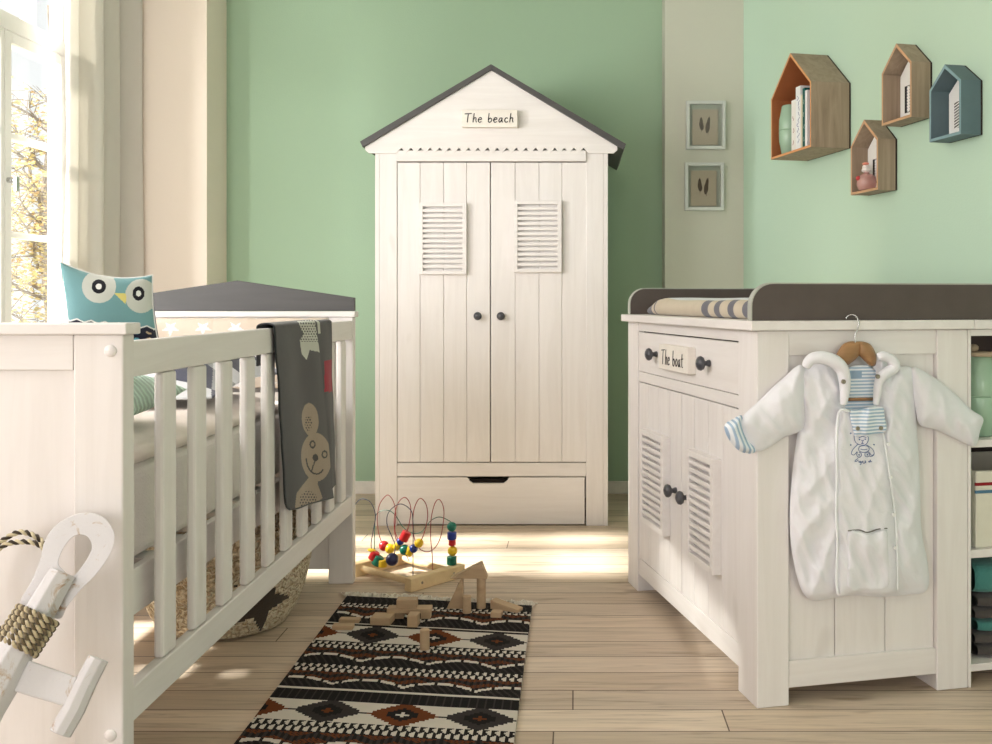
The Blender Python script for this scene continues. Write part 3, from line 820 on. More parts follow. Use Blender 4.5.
# crumpled chequered blanket in the crib
def chk_f(s, t_):
    x = -1.40 + .52 * s; yy = 2.42 + .62 * t_
    z = .772 + .075 * max(0, math.sin(PI * min(1, max(0, t_ * 1.05)))) * (.6 + .4 * math.sin(3 + 6 * s)) + .028 * noise.noise((s * 4, t_ * 4, 5)) + .05 * t_
    e = min(1, 7 * min(s, 1 - s, t_, 1 - t_))
    return (x, yy + .03 * noise.noise((s * 3, t_ * 3, 9)), .76 + (z - .76) * (.3 + .7 * e))
def chk_m(s, t_):
    a = int(s * 5 + t_ * 2) % 3; b_ = int(t_ * 6 + .4) % 3
    return (0, 1, 2)[(a + b_) % 3] if (a + b_) % 4 else 1
ck = MB().grid(chk_f, 180, 180, chk_m)
o = ck.build('crib_blanket', [fabric('blanket_grey', (170, 172, 172), 300, .5), fabric('blanket_light', (222, 224, 226), 300, .5), fabric('blanket_navy', (88, 90, 104), 300, .5)], None, smooth=True, solid=.006, origin=(-1.1, 2.7, .76))
tag(o, 'crumpled grey and navy chequered blanket lying inside the crib', 'blanket')

# grey teddy blanket hanging over the crib rail
BK = [fabric('throw_charcoal', (84, 84, 84), 420, .5, .18), fabric('throw_taupe', (166, 150, 130), 420, .5, .1), fabric('throw_dot', (58, 56, 56), 420, .4), fabric('throw_cream', (204, 206, 194), 420, .4), fabric('throw_red', (160, 28, 52), 420, .4), fabric('throw_seam', (56, 58, 60), 420, .4)]
def ell(px, py, cx_, cy_, rx, ry, rot=0.0):
    dx, dy = px - cx_, py - cy_; c_, s_ = math.cos(rot), math.sin(rot)
    return math.hypot((dx * c_ + dy * s_) / rx, (-dx * s_ + dy * c_) / ry)
def dots(px, py, st): return math.hypot((px + (int(py // st) % 2) * st / 2) % st - st / 2, py % st - st / 2) < st * .30
smile = [(305.5, 459), (307, 466), (311, 472), (316, 474), (320, 472.5), (322, 470)]
chin = [(314.5, 460), (312.5, 466), (311, 471)]
def near(px, py, pl, r): return any(math.hypot(px - a, py - b_) < r for a, b_ in pl)
smile = [tuple(p) for p in [(v_.x, v_.y) for v_ in smooth_path([(a, b_, 0) for a, b_ in smile], 8)]]
chin = [(v_.x, v_.y) for v_ in smooth_path([(a, b_, 0) for a, b_ in chin], 6)]
bodyp = [(311, 474), (302, 485), (296, 493), (294, 510), (303, 512), (322, 498), (317, 484), (318, 478)]
def throw_design(px, py):
    if ell(px, py, 309.5, 419.5, 8.4, 16.5, -.08) < 1:
        if ell(px, py, 307.8, 423, 3.8, 7.8) < 1 and dots(px, py, 2.6): return 2
        return 1
    if ell(px, py, 315.6, 457, 15.2, 24.2, -.05) < 1:
        for ex, ey in ((311.9, 444.3), (324, 454.4)):
            d = ell(px, py, ex, ey, 3.0, 4.1)
            if .58 < d < 1: return 2
        if ell(px, py, 314.8, 457.6, 2.9, 3.6) < 1 or near(px, py, smile, .75) or near(px, py, chin, .65): return 2
        return 1
    if inpoly(px, py, bodyp):
        if ell(px, py, 308, 501, 9, 10) < 1 and dots(px, py, 2.8): return 2
        return 1
    if inpoly(px, py, [(297, 322), (314, 320), (318, 345), (325, 358), (318, 352), (309, 350), (306, 360), (301, 354), (299, 340), (303, 334)]):
        return 2 if dots(px, py, 2.6) and py < 342 else 3
    return 0
th = thing('throw_blanket', 'charcoal fleece blanket with a taupe bear draped over the crib rail', 'blanket', (-.795, 2.85, .93))
def throw_part(yt0, yt1, yb0, yb1, zb0, zb1, xoff, red, nu, nv, seed, inner):
    RX, RZ = -.797, .9295; wr_ = .018 + xoff
    def fn(s, t_):
        # t 0..: inner hem -> over the rail -> outer hem
        Lo = .93 - (zb0 + (zb1 - zb0) * s); total = inner + PI * wr_ * .9 + Lo; d = t_ * total
        if d < inner: x, z = RX - wr_, RZ - (inner - d); h = 0
        elif d < inner + PI * wr_ * .9:
            a = (d - inner) / (PI * wr_ * .9) * PI; x, z = RX - wr_ * math.cos(a), RZ + wr_ * .45 * math.sin(a); h = 0
        else:
            h = (d - inner - PI * wr_ * .9) / Lo; x, z = RX + wr_, RZ - h * Lo
            x += .006 * h
        y0 = yt0 + (yb0 - yt0) * h; y1 = yt1 + (yb1 - yt1) * h
        yy = y0 + (y1 - y0) * s
        if h > .955 and s < .12: z = max(z, RZ - Lo * (.955 + .045 * math.sqrt(max(0, 1 - ((.12 - s) / .12) ** 2))))
        x += .004 * math.sin(9 * s + seed) * min(1, 3 * h) + .003 * noise.noise((s * 3, h * 5, seed)) * (1 if h > 0 else 0)
        return (x, yy, z)
    def mf(s, t_):
        if min(s, 1 - s) < .014 or 1 - t_ < .008: return 5
        p = fn(s, t_); px, py = proj(p)
        if red:
            return 4 if (324 < px < 333.5 and 360 < py < 392 and px > 322 + abs(py - 376) * .14) else (3 if py < 333 and s < .45 else 0)
        if p[0] < RX: return 0
        return throw_design(px, py)
    mb = MB().grid(fn, nu, nv, mf); mb.v = [(a + .795, b_ - 2.85, c_ - .93) for a, b_, c_ in mb.v]
    return mb
throw_part(2.575, 3.00, 2.66, 3.175, .437, .372, .004, False, 110, 300, 0, .10).build('front_fold', BK, th, smooth=True, solid=.004)
throw_part(2.93, 3.20, 3.0, 3.25, .41, .40, -.001, True, 40, 120, 2, .07).build('rear_fold', BK, th, smooth=True, solid=.003)

# wicker basket with dark star under the crib
def basketmat():
    m, nt, b = base('woven_seagrass', .85, .15)
    v = coords(nt, (1, 1, 1)); n = noisetex(nt, coords(nt, (14, 14, 34)), 2.2, 3); 
    wv = nt.nodes.new('ShaderNodeTexWave'); wv.bands_direction = 'Z'; wv.inputs['Scale'].default_value = 13; wv.inputs['Distortion'].default_value = 16; wv.inputs['Detail'].default_value = 3; wv.inputs['Detail Scale'].default_value = 2.5
    nt.links.new(v, wv.inputs['Vector'])
    nt.links.new(ramp(nt, mix(nt, n, wv.outputs['Fac'], .4), [(.22, lin((184, 158, 122))), (.42, lin((230, 211, 180))), (.75, lin((246, 235, 212)))]), b.inputs['Base Color'])
    bump(nt, b, wv.outputs['Fac'], .9, .012)
    return m
bk = thing('wicker_basket', 'round woven basket with a dark star standing under the crib', 'basket', (-1.085, 3.10, 0))
prof = [(.15, 0), (.185, .008), (.215, .05), (.236, .10), (.252, .16), (.263, .22), (.268, .29), (.270, .31), (.258, .312), (.254, .29), (.245, .2), (.22, .09), (.18, .03), (0, .022)]
fine = []
for (r0, z0), (r1, z1) in zip(prof[:8], prof[1:8]):
    for q in range(8): fine.append((r0 + (r1 - r0) * q / 8, z0 + (z1 - z0) * q / 8))
fine += prof[7:]
SEG = 160
def star_m(i, k):
    if i >= len(fine) - 2: return 0
    a = 2 * PI * (k + .5) / SEG; z = (fine[i][1] + fine[i + 1][1]) / 2; r = (fine[i][0] + fine[i + 1][0]) / 2
    if i > 56: return 0
    da = (a - math.radians(314) + PI) % (2 * PI) - PI
    return 1 if instar(da * r, (z - .112) * 1.0, .108, .25) else 0
MB().lathe(fine, SEG, mfun=star_m).build('basket_body', [basketmat(), fabric('basket_star_dark', (70, 60, 52), 200, .8)], bk, smooth=True)
MB().tube([(.266 * math.cos(a), .266 * math.sin(a), .312) for a in [i * 2 * PI / 64 for i in range(64)]], .009, 8, closed=True).build('rim', bpy.data.materials['woven_seagrass'], bk, smooth=True)

# ------------------------------------------------------------------ rug
RUGM = [fabric('rug_black', (36, 33, 33), 500, .7, .2, .95, .0), fabric('rug_cream', (214, 206, 194), 500, .6, .1, .95, .05), fabric('rug_rust', (112, 62, 34), 500, .6, .2, .95, .0), fabric('rug_charcoal', (60, 55, 54), 500, .6, .2, .95, .0)]
NU, NV = 150, 460           # weave cells
RY0, RY1 = 1.45, 3.285      # middle line, near to far
def rug_p(s, t_):
    yc = RY0 + (RY1 - RY0) * t_
    tilt = .052 + .055 * t_
    return (-.757 + .622 * s - .004 * t_, yc - tilt * (s - .5) , .0075 + .0012 * noise.noise((s * 5, t_ * 9, 2)))
def tri(x): x = x % 1.0; return abs(2 * x - 1)        # 1 at integers, 0 between
def diamond(s, yy, y0, y1, ph):
    u = s * 3.35 + ph; k = int(math.floor(u)); q = abs((u - k) - .5) * 2     # 0 centre .. 1 border
    hgt = abs((yy - (y0 + y1) / 2) / ((y1 - y0) / 2))
    q = round(q * 9) / 9.0; hg = round(hgt * 7) / 7.0
    val = q + hg * .74
    rust = k % 2 == 0
    if val < .18: return 1 if rust else 2
    if val < .44: return 0 if rust else 0
    if val < .92: return 2 if rust else (0 if (int(q * 18) % 2) else 3)
    if hg < .1 and q > .8: return 0
    return 1
def arrows(s, yy, y0, y1):
    f_ = (yy - y0) / (y1 - y0); r = f_ * 2 % 1.0
    x = s * 30 + (0 if f_ < .5 else .5)
    if min(f_, 1 - f_) < .05: return 0
    return 1 if (x % 1.0) > .25 + .6 * abs(2 * r - 1) else 0
def waves(s, yy, y0, y1, ph, flip=False):
    f_ = (yy - y0) / (y1 - y0)
    if flip: f_ = 1 - f_
    wv = .28 + .34 * (1 - abs(math.cos(PI * (s * 3.4 + ph)))) ** 1.0
    stp = round(s * 60) / 60.0; wv = .25 + .36 * abs(math.sin(PI * (stp * 3.3 + ph))) ** .8
    d = f_ - wv
    if abs(d) < .07: return 1 if int(s * 75) % 6 else 0
    if d > 0:
        z = (f_ - .20 * tri(s * 6.6 + ph)) * 5
        return 2 if (int(z) % 2 == 0 and int(s * 150 + f_ * 40) % 3) else (0 if int(s * 75) % 2 else 3)
    return 0 if int(s * 90 + f_ * 9) % 3 else 3
BANDS = [(3.247, 3.4, 'wave', .0), (3.215, 3.247, 'line', 0), (3.172, 3.215, 'arrow', 0), (3.03, 3.172, 'wave', .45), (3.018, 3.03, 'dark', 0), (3.008, 3.018, 'cream', 0), (2.992, 3.008, 'dark', 0),
         (2.858, 2.992, 'diamond', .62), (2.80, 2.858, 'arrow', 0), (2.683, 2.80, 'wave', .1), (2.625, 2.683, 'arrow', 0), (2.52, 2.625, 'wave', .3), (2.508, 2.52, 'cream', 0), (2.445, 2.508, 'dark', 0),
         (2.325, 2.445, 'diamond', .62), (2.265, 2.325, 'arrow', 0), (2.14, 2.265, 'wave', .2), (2.08, 2.14, 'arrow', 0), (1.96, 2.08, 'wave', .5), (1.90, 1.96, 'dark', 0), (1.77, 1.90, 'diamond', .62), (1.71, 1.77, 'arrow', 0), (1.56, 1.71, 'wave', .1), (1.4, 1.56, 'dark', 0)]
def rug_m(s, t_):
    yy = RY0 + (RY1 - RY0) * t_
    for a, b_, k, ph in BANDS:
        if a <= yy < b_:
            if k == 'dark' or k == 'line': return 0 if int(s * 150) % 5 else 3
            if k == 'cream': return 1
            if k == 'diamond': return diamond(s, yy, a, b_, ph)
            if k == 'arrow': return arrows(s, yy, a, b_)
            return waves(s, yy, a, b_, ph)
    return 0
rg = thing('rug', 'black cream and rust woven rug with diamond bands on the floor boards', 'rug', (-.45, 2.4, 0))
mb = MB().grid(rug_p, NU, NV, rug_m); mb.v = [(a + .45, b_ - 2.4, c_) for a, b_, c_ in mb.v]
mb.build('rug_weave', RUGM, rg, solid=.012 - .0005)
fr = MB(); rnd = random.Random(5)
for i in range(300):
    p = Vector(rug_p(rnd.random(), 1.0)); p.z = .006
    q = p + Vector((rnd.gauss(0, .016), rnd.uniform(.03, .075), 0)); m_ = (p + q) / 2 + Vector((rnd.gauss(0, .012), 0, rnd.uniform(.001, .012)))
    q.z = .003
    fr.tube([a - Vector((-.45, 2.4, 0)) for a in smooth_path([p, m_, q], 4)], .0024, 4)
fr.build('fringe', fabric('rug_fringe', (236, 228, 214), 300, .4), rg, kind='stuff')
RZ_ = .0142

# ------------------------------------------------------------------ bead maze
bm_ = thing('bead_maze', 'wooden bead maze toy with coloured wire loops beside the crib', 'toy', (-.60, 3.64, 0))
def BL(p): p = Vector(p); return p - Vector((-.60, 3.64, 0))
dv_ = Vector((.64, .768, 0)).normalized(); ev = Vector((-.768, .64, 0)).normalized()
A = Vector((-.56, 3.415, 0))
def bar(o, L_, h, t_):
    T = Matrix.Translation(BL(o)) @ Matrix((( dv_.x, ev.x, 0, 0), (dv_.y, ev.y, 0, 0), (0, 0, 1, 0), (0, 0, 0, 1)))
    return MB().box(0, L_, 0, t_, 0, h, 0, T)
bb = bar(A, .255, .046, .035).build('end_bar', M['birch'], bm_, bevel=.003)
bar(A + ev * .30, .255, .046, .035).build('end_bar', M['birch'], bm_, bevel=.003)
for s in (.03, .215):
    p = A + dv_ * s + ev * .035 + Vector((0, 0, .025)); q = p + ev * .265
    MB().tube([BL(p), BL(q)], .0115, 14).build('dowel', M['birch'], bm_, smooth=False)
for s in (.05, .20):
    p = A + dv_ * s + Vector((0, 0, .024))
    T = Matrix.Translation(BL(p)) @ Vector((0, -1, 0)).rotation_difference(-ev).to_matrix().to_4x4() @ Matrix.Rotation(PI / 2, 4, 'X')
    MB().lathe([(.0045, -.001), (.0045, .0012), (0, .0014)], 10, T).build('screw', M['steel'], bb)
def zp(x, y, dY=0.0):
    px = 350 + x * .1479; py = 490 + y * .1478
    return at(px, py, 3.56 + (462 - px) * .0014 + dY)
WR = plain('wire_red', (150, 46, 48), .4, .5); WG = plain('wire_green', (40, 96, 82), .4, .5)
WIRES = {
 'navy': (M['bead_navy'], [(426, 592), (426, 420), (425, 200), (405, 130), (335, 95), (262, 150), (250, 230), (285, 320), (304, 370), (300, 430), (270, 478), (222, 492), (180, 470), (152, 420), (143, 360), (158, 270), (172, 170), (140, 85), (85, 60), (45, 85), (22, 140), (16, 250), (20, 400), (30, 520)], -.05),
 'red': (WR, [(560, 548), (555, 430), (546, 330), (548, 200), (572, 95), (602, 64), (630, 110), (634, 190), (612, 320), (570, 395), (515, 418), (458, 382), (428, 290), (428, 160), (452, 80), (482, 58), (515, 100), (525, 180), (505, 280), (470, 358), (425, 398), (370, 405), (335, 375), (306, 310), (300, 190), (325, 90), (370, 50), (404, 90), (410, 160), (392, 260), (365, 315), (335, 352), (290, 392), (245, 390), (205, 330), (185, 220), (196, 110), (232, 50), (262, 36), (296, 85), (310, 170), (304, 270), (330, 345), (360, 405), (400, 480)], .0),
 'green': (WG, [(690, 508), (690, 400), (690, 240), (655, 200), (600, 183), (550, 205), (515, 245), (485, 282), (440, 295), (390, 278), (350, 240), (320, 190), (285, 150), (240, 136), (195, 150), (172, 185), (166, 300), (166, 420), (170, 490)], .03)}
for k, (mt_, pts, dY) in WIRES.items():
    P3 = [BL(zp(a, b_, dY)) for a, b_ in pts]
    MB().tube(smooth_path(P3, 6), .0016, 6).build('wire', mt_, bm_, smooth=True)
SPH = [(math.sin(PI * i / 12), -math.cos(PI * i / 12)) for i in range(13)]
CYL = [(.0, -.92), (.8, -.92), (.95, -.8), (.95, .8), (.8, .92), (0, .92)]
BEADS = [(688, 248, 30, 'green', 0, .03), (689, 308, 31, 'blue', 1, .03), (691, 354, 24, 'red', 1, .03), (693, 412, 31, 'yellow', 0, .03), (688, 476, 33, 'green', 1, .03),
 (372, 312, 32, 'red', 2, 0), (341, 348, 24, 'blue', 0, 0), (318, 382, 25, 'yellow', 0, 0), (270, 397, 31, 'yellow', 0, 0), (229, 378, 32, 'red', 0, 0), (370, 405, 33, 'green', 0, 0), (404, 415, 26, 'yellow', 2, 0), (430, 396, 27, 'blue', 0, 0), (466, 360, 29, 'yellow', 0, 0),
 (285, 470, 40, 'navy', 0, -.05), (222, 496, 29, 'yellow', 1, -.05), (188, 478, 32, 'green', 2, -.05), (162, 445, 30, 'red', 2, -.05), (147, 408, 27, 'yellow', 3, -.05)]
for x, y, r, c, sh_, dY in BEADS:
    p = zp(x, y, dY); rr = r * .160 * p.y / 1000
    T = Matrix.Translation(BL(p)) @ Matrix.Rotation((0, 0, .5, .2)[sh_], 4, 'Y') @ Matrix.Diagonal((rr, rr, rr * (1, .85, 1.05, .38)[sh_], 1))
    MB().lathe(SPH if sh_ in (0, 3) else CYL, 22, T).build('bead', M['bead_' + c], bm_, smooth=sh_ in (0, 3), bevel=0 if sh_ in (0, 3) else .001)

# ------------------------------------------------------------------ building blocks
GB = 'wooden building blocks on the rug'
def block(mb, label, loc, rz=0.0, name='toy_block'):
    o = mb.build(name, M['block'], None, bevel=.0018); o.location = loc; o.rotation_euler = (0, 0, rz)
    return tag(o, label, 'toy block', GB)
def cyl(r, h): return MB().lathe([(r, 0), (r, h)], 28)
def bx(a, b_, c_): return MB().box(-a / 2, a / 2, -b_ / 2, b_ / 2, 0, c_)
TH = .0965
block(MB().prism([(-.034, 0), (.018, 0), (.018, TH), (.013, TH)], -.015, .015, 'xz'), 'upright wedge block supporting the left end of the roof block', (-.376, 3.205, RZ_))
block(cyl(.0145, TH + .002), 'tall cylinder block holding up the right end of the roof block', (-.3005, 3.205, RZ_ - .0015))
block(cyl(.0135, .054), 'short cylinder block standing between the two roof supports', (-.341, 3.155, RZ_ - .001))
block(MB().prism([(-.082, 0), (.039, 0), (.019, .050)], -.019, .019, 'xz'), 'triangular roof block lying across the wedge and the tall cylinder', (-.318, 3.205, RZ_ + .0972))
block(MB().prism([(-.05, 0), (.05, 0), (.05, .010), (-.05, .028)], -.018, .018, 'xz'), 'sloping wedge block lying behind the small cube', (-.218, 3.185, RZ_), -.45)
block(bx(.034, .034, .016), 'small low block at the rug edge in front of the lying wedge', (-.244, 3.118, RZ_), -.1)
block(bx(.062, .055, .023), 'oblong block lying left of the bridge of blocks', (-.588, 3.055, RZ_), -.10)
block(bx(.031, .042, .036), 'upright cube block standing in front of the bridge plank', (-.489, 3.030, RZ_), -.05)
block(bx(.030, .03, .020), 'small block under the left end of the bridge plank', (-.545, 3.105, RZ_))
block(bx(.030, .03, .020), 'small block under the right end of the bridge plank', (-.462, 3.105, RZ_))
block(bx(.136, .044, .014), 'long plank block bridging the lower blocks', (-.512, 3.10, RZ_ + .0205), .02)
block(bx(.062, .036, .026), 'oblong block lying on top of the plank', (-.520, 3.10, RZ_ + .035), 0.02)
block(cyl(.0135, .057), 'cylinder block standing alone on the diamond band of the rug', (-.424, 2.822, RZ_))
block(bx(.062, .03, .013), 'flat block nearest the crib on the rug, front of two', (-.695, 3.0, RZ_))
block(bx(.062, .028, .011), 'flat block lying just behind the front flat block near the crib', (-.69, 3.065, RZ_), -.05)

# ------------------------------------------------------------------ anchor decoration leaning on the footboard
def anchormat():
    m, nt, b = base('distressed_white_paint', .75, .2)
    v = coords(nt, (1, 1, 1)); n = noisetex(nt, v, 22, 6, .7, 1.0); n2 = noisetex(nt, coords(nt, (1, 1, 1)), 90, 4)
    nt.links.new(ramp(nt, n, [(.30, lin((150, 112, 80))), (.36, lin((184, 170, 156))), (.42, lin((203, 201, 201)))]), b.inputs['Base Color'])
    bump(nt, b, mix(nt, n, n2, .4), .6, .004)
    return m
AM = anchormat()
an = thing('anchor_decoration', 'weathered white wooden anchor leaning on the crib footboard', 'anchor', (-1.17, 1.55, 0))
def ap(x, y, h=0.0, kz=.328):          # picture of the anchor in its own tilted plane
    px = x * kz; py = 500 + y * kz
    Yp = 1.70 - (py - 500) * .0006
    return at(px, py, Yp - h) - Vector((-1.17, 1.55, 0))
outer = [(62, 315), (95, 250), (122, 185), (135, 130), (165, 82), (215, 50), (265, 38), (315, 52), (345, 90), (348, 130), (330, 175), (292, 228), (245, 275), (205, 325), (182, 362), (120, 345)]
hole = [(178, 190), (195, 145), (222, 113), (250, 106), (272, 118), (280, 145), (270, 172), (248, 205), (222, 232), (195, 215)]
outer = [(v_.x, v_.y) for v_ in smooth_path([(a, b_, 0) for a, b_ in outer], 5, True)]
hole = [(v_.x, v_.y) for v_ in smooth_path([(a, b_, 0) for a, b_ in hole], 6, True)]
def ring_mesh():
    bm = bmesh.new(); eds = []
    for pl in (outer, hole):
        vs_ = [bm.verts.new((a, b_, 0)) for a, b_ in pl]
        eds += [bm.edges.new((vs_[i], vs_[(i + 1) % len(vs_)])) for i in range(len(vs_))]
    bmesh.ops.triangle_fill(bm, use_beauty=True, edges=eds)
    bm.verts.index_update(); vv = [v_.co.copy() for v_ in bm.verts]
    ff = [tuple(v_.index for v_ in f_.verts) for f_ in bm.faces if not inpoly(f_.calc_center_median().x, f_.calc_center_median().y, hole)]
    bed = {}
    for f_ in ff:
        for i in range(len(f_)):
            k = (f_[i], f_[(i + 1) % len(f_)]); bed[k] = 1
    bm.free(); n = len(vv); mb = MB()
    fs = list(ff) + [tuple(i + n for i in reversed(f_)) for f_ in ff]
    fs += [(b_, a, a + n, b_ + n) for a, b_ in bed if (b_, a) not in bed]
    return mb.add([ap(v_.x, v_.y, .022) for v_ in vv] + [ap(v_.x, v_.y, -.004) for v_ in vv], fs)
ring_mesh().build('ring_plate', AM, an, bevel=.003)
def facet(p0, p1, r0, r1, seg, h0, h1, jit, seed, n=7):
    rnd = random.Random(seed); pts = []; rr = []
    for i in range(n):
        t_ = i / (n - 1); a = (p0[0] + (p1[0] - p0[0]) * t_, p0[1] + (p1[1] - p0[1]) * t_)
        pts.append(ap(a[0] + rnd.uniform(-jit, jit), a[1] + rnd.uniform(-jit, jit), h0 + (h1 - h0) * t_)); rr.append((r0 + (r1 - r0) * t_) * rnd.uniform(.96, 1.04))
    return MB().tube(pts, rr, seg)
facet((194, 218), (-215, 910), .0215, .044, 8, .030, .046, 2, 1, 11).build('shaft', AM, an, bevel=.002)
pl = [(88, 488), (235, 540), (205, 632), (38, 582)]
MB().add([ap(a, b_, .040) for a, b_ in pl] + [ap(a, b_, .012) for a, b_ in pl], [(0, 1, 2, 3), (7, 6, 5, 4)] + [(i, i + 4, (i + 1) % 4 + 4, (i + 1) % 4) for i in range(4)]).build('stock', AM, an, bevel=.003)
facet((302, 484), (184, 712), .0165, .0175, 9, .030, .030, 2, 4, 4).build('stock_end', AM, an, bevel=.0015)
def ropemat(name, c1, c2):
    m, nt, b = base(name, .9, .1)
    v = coords(nt, (1, 1, 1)); wv = nt.nodes.new('ShaderNodeTexWave'); wv.bands_direction = 'DIAGONAL'; wv.inputs['Scale'].default_value = 55
    nt.links.new(v, wv.inputs['Vector'])
    nt.links.new(ramp(nt, wv.outputs['Fac'], [(.35, lin(c2)), (.6, lin(c1))]), b.inputs['Base Color']); bump(nt, b, wv.outputs['Fac'], 1.0, .004)
    return m
RP = ropemat('twisted_rope', (186, 172, 142), (74, 66, 54))
def twist(pts, r, pitch, mb):
    pts = smooth_path(pts, 10); n = len(pts); s = 0
    for st in (0, 1):
        out = []; s = 0
        for i, p in enumerate(pts):
            if i: s += (pts[i] - pts[i - 1]).length
            t_ = (pts[min(i + 1, n - 1)] - pts[max(i - 1, 0)]).normalized(); u_ = t_.orthogonal().normalized(); u_ = Vector((0, 0, 1)); u_ = (u_ - t_ * u_.dot(t_)); u_ = u_.normalized() if u_.length > .1 else t_.orthogonal().normalized()
            v_ = t_.cross(u_); a = 2 * PI * s / pitch + st * PI
            out.append(p + (u_ * math.cos(a) + v_ * math.sin(a)) * r * .5)
        mb.tube(out, r * .62, 6, mi=st)
    return mb
rp = MB()
for k in range(7):
    f_ = k / 6.0; cx_, cy_ = 113 - 62 * f_, 352 + 94 * f_
    pts = []
    for q in range(26):
        a = 2 * PI * q / 25; ca, sa = math.cos(a), math.sin(a)
        hx, hy = 58 * ca, 27 * ca          # across the shaft
        pts.append(ap(cx_ + hx, cy_ + hy - 3 * sa, .030 + .030 * sa))
    twist(pts, .0047, .018, rp)
RPM = [fabric('rope_light', (188, 174, 142), 300, .6), fabric('rope_dark', (104, 92, 70), 300, .6)]
rp.build('rope_binding', RPM, an, smooth=True)
rp = MB()
twist([ap(150, 150, -.002), ap(110, 112, .0), ap(60, 98, .0), ap(10, 122, 0), ap(-40, 160, 0), ap(-90, 260, 0), ap(-70, 350, .01), ap(20, 400, .02)], .0045, .02, rp)
twist([ap(150, 160, .004), ap(110, 132, .006), ap(60, 128, .006), ap(10, 140, .006), ap(-60, 200, .006), ap(-105, 280, .006), ap(-70, 370, .012), ap(20, 415, .022)], .0045, .02, rp)
rp.build('rope_loop', [fabric('rope_cream', (206, 194, 160), 300, .6), fabric('rope_black', (66, 58, 48), 300, .6)], an, smooth=True)

# ------------------------------------------------------------------ hung romper and hanger
def sp(px, py, off=0.0):
    """picture point -> local point on the table's end face, 'off' metres in front of it"""
    inv = CH.inverted(); o = inv @ Vector((0, 0, EYE)); d = inv.to_3x3() @ Vector(((px - CX) / F, 1, -(py - CY) / F))
    t_ = (-.004 - off - o.y) / d.y; return o + d * t_
RB = Vector((.27, -.02, .25))
ro = thing('baby_romper', 'white velour baby sleeping suit hanging on the end of the changing table', 'romper', CH @ RB, ANG)
def rl_(px, py, off=0.0): return sp(px, py, off) - RB
ZS = .403
def Z(pts): return [(720 + a * ZS, 310 + b_ * ZS) for a, b_ in pts]
def sm(pts, n=5): return [(v_.x, v_.y) for v_ in smooth_path([(a, b_, 0) for a, b_ in pts], n, True)]
PXM = .0024
def fold(x, y, k):
    r1 = 1 - 2 * abs(noise.noise((x * .040 + y * .010, y * .010 - x * .005, k)))
    r2 = 1 - 2 * abs(noise.noise((x * .070 - y * .030, y * .020 + x * .018, k + 3)))
    r3 = noise.noise((x * .16, y * .12, k + 7))
    return .75 * (r1 - .5) + .50 * (r2 - .5) + .12 * r3
def hbody(T_, sc, k, amp, lift=0.0):
    def h(x, y, d):
        return lift + .006 + T_ * (1 - math.exp(-d / sc)) + amp * fold(x, y, k) * min(1, d / 6)
    return h
torso = sm(Z([(250, 118), (216, 140), (196, 160), (200, 220), (206, 285), (192, 308), (180, 400), (173, 500), (176, 580), (188, 650), (205, 700), (232, 722), (275, 716), (330, 708), (400, 712), (470, 706), (508, 700), (519, 670), (512, 610), (500, 550), (497, 470), (494, 380), (488, 290), (484, 220), (482, 148), (440, 138), (405, 118), (381, 118), (380, 160), (379, 215), (374, 300), (330, 300), (314, 215), (316, 160), (306, 128)]), 4)
body = inflate(torso, 2.0, lambda x, y, h: rl_(x, y, h), hbody(.034, 11, 1, .016))
body.build('body', M['terry'], ro, smooth=True)
slL = sm(Z([(208, 138), (150, 175), (100, 222), (58, 262), (50, 285), (62, 322), (86, 350), (120, 342), (160, 315), (196, 302), (214, 270)]), 4)
inflate(slL, 2.0, lambda x, y, h: rl_(x, y, h), hbody(.032, 10, 5, .012, .004)).build('sleeve', M['terry'], ro, smooth=True)
slR = sm(Z([(474, 145), (520, 160), (575, 200), (622, 246), (653, 268), (646, 298), (634, 337), (606, 330), (565, 310), (530, 295), (496, 285), (484, 240)]), 4)
inflate(slR, 2.0, lambda x, y, h: rl_(x, y, h), hbody(.032, 10, 9, .012, .004)).build('sleeve', M['terry'], ro, smooth=True)
cuff = sm(Z([(54, 262), (30, 272), (12, 284), (14, 306), (30, 332), (52, 352), (80, 356), (90, 345), (72, 325), (58, 295)]), 4)
cf_ = inflate(cuff, 1.5, lambda x, y, h: rl_(x, y, h), lambda x, y, d: .012 + .034 * (1 - math.exp(-d / 5)))
def diag_stripe(name, ax_, freq):
    m, nt, b = base(name, .9, .1); v = coords(nt, (1, 1, 1)); s = nt.nodes.new('ShaderNodeVectorMath'); s.operation = 'DOT_PRODUCT'; s.inputs[1].default_value = ax_
    nt.links.new(v, s.inputs[0]); mu = nt.nodes.new('ShaderNodeMath'); mu.operation = 'MULTIPLY'; mu.inputs[1].default_value = freq; nt.links.new(s.outputs['Value'], mu.inputs[0])
    fr_ = nt.nodes.new('ShaderNodeMath'); fr_.operation = 'FRACT'; nt.links.new(mu.outputs[0], fr_.inputs[0])
    nt.links.new(ramp(nt, fr_.outputs[0], [(.45, lin((236, 242, 247))), (.6, lin((166, 190, 214)))]), b.inputs['Base Color'])
    bump(nt, b, noisetex(nt, v, 500, 2), .3); return m
cf_.build('cuff', diag_stripe('cuff_stripe', (.93, 0, .36), 80), ro, smooth=True)['label'] = 'blue striped turned back cuff'
